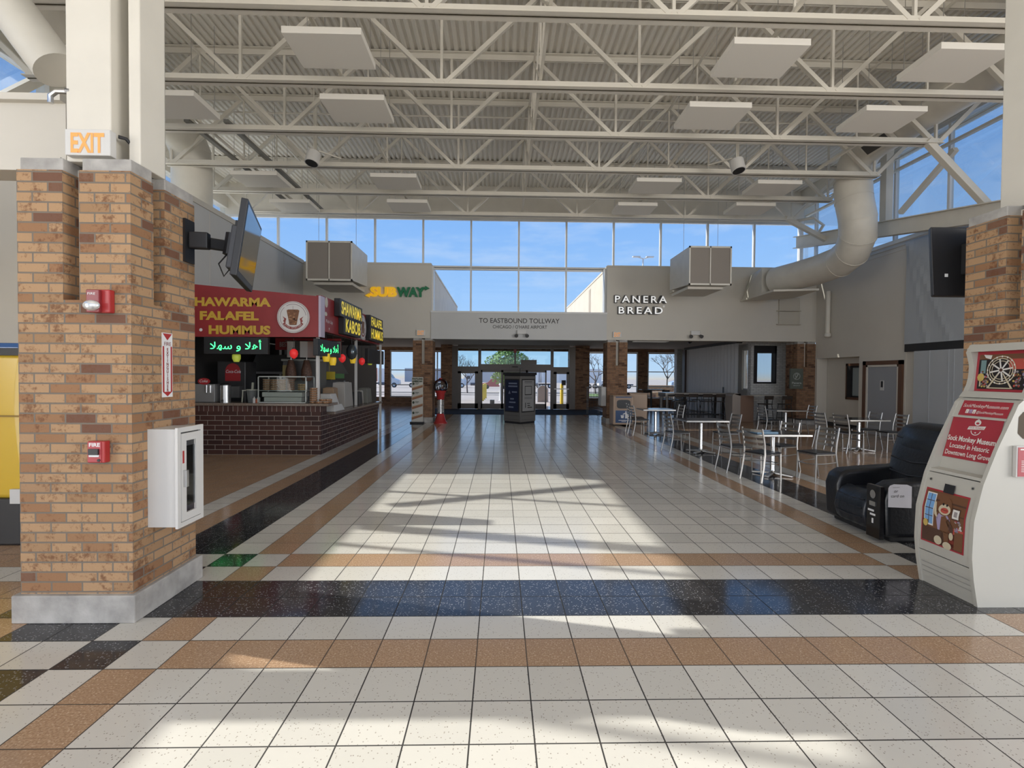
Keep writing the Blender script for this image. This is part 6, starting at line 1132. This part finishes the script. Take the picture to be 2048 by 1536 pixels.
r = thing('light_mast', (23, 80, gz(80)), 'tall white two armed light mast beyond the high windows', 'light mast'); b = MB(r); b.tube([(23, 80, gz(80)), (23, 80, 20.6)], [.25, .12], 8); b.tube([(21.8, 80, 21.0), (23, 80, 20.6), (24.2, 80, 20.95)], .09, 6); b.build('pole', M_tw, r)
for a, q in ((21.3, 22.5), (23.5, 24.7)): b = MB(r); b.box(a, q, 79.7, 80.3, 20.85, 21.0); b.build('lamp_head', M_tw, r)
# planter wall and outdoor seat seen through the cafe window
b = MB(); b.box(10.4, 17, 36, 37, 0, 1.0); struct('trim_7', b, M_brick, 'low brick planter wall outside the cafe window')
r = thing('outdoor_table', (9.6, 30, 0), 'small tan outdoor table outside the cafe window', 'table'); b = MB(r); b.lathe((9.6, 30, -.02), [(.3, 0), (.05, .03), (.05, .70), (.5, .72), (.5, .75)], 14); b.build('table', mat('outdoor_tan', (0.45, 0.34, 0.22), .6), r)
# trees
def branch(b, p, d, L, rr, lv, rnd):
    q = p+d*L; m_ = p+d*L*.5+Vector((rnd.uniform(-.06, .06), rnd.uniform(-.06, .06), 0))*L; b.tube([p, m_, q], [rr, rr*.85, rr*.65], 5, caps=False)
    if lv == 0: return [q]
    out = []
    for k in range(3 if lv > 1 else 2):
        ax = Vector((rnd.uniform(-1, 1), rnd.uniform(-1, 1), rnd.uniform(-.1, .7))).normalized(); nd = (d*.75+ax*.75).normalized(); out += branch(b, p+d*L*rnd.uniform(.6, 1), nd, L*rnd.uniform(.6, .8), rr*.62, lv-1, rnd)
    return out
M_bark = mat('bark', (0.13, 0.10, 0.085), .9)
def tree(x, y, L, seed, label, leafy=False):
    r = thing('tree', (x, y, gz(y)), label, 'tree', None if leafy else 'bare trees in the lot'); rnd = random.Random(seed); b = MB(r); tips = branch(b, Vector((x, y, gz(y))), Vector((0, 0, 1)), L, .075*L/1.6, 5, rnd); b.build('branches', M_bark, r)
    if leafy:
        b = MB(r)
        for i in range(2600):
            u = Vector((rnd.gauss(0, 1), rnd.gauss(0, 1), rnd.gauss(0, 1))).normalized()*(.35+.65*rnd.random()**.5); c_ = Vector((x+u.x*2.3*(1+.25*math.sin(u.z*6)), y+u.y*2.3, gz(y)+3.1+u.z*2.4)); e1 = Vector((rnd.uniform(-1, 1), rnd.uniform(-1, 1), rnd.uniform(-1, 1))).normalized()*.17; e2 = e1.cross(u).normalized()*.12; b.poly([c_-e1, c_+e2, c_+e1, c_-e2], rnd.choice((0, 0, 1)))
        b.build('crown', [mat('leaf_green', (0.16, 0.26, 0.05), .7), mat('leaf_green2', (0.24, 0.33, 0.09), .7)], r)
tree(-3.4, 52, 1.7, 3, 'bare tree over the left hinged entrance door'); tree(.95, 58, 1.6, 5, 'green leafy tree seen through the sliding doors', True)
tree(9.7, 50, 1.9, 8, 'bare tree in the narrow window left of the right entrance pillar'); tree(17.0, 50, 1.9, 11, 'bare tree beyond the cafe window'); tree(3.0, 66, 1.9, 21, 'thin bare tree right of the green leafy tree')
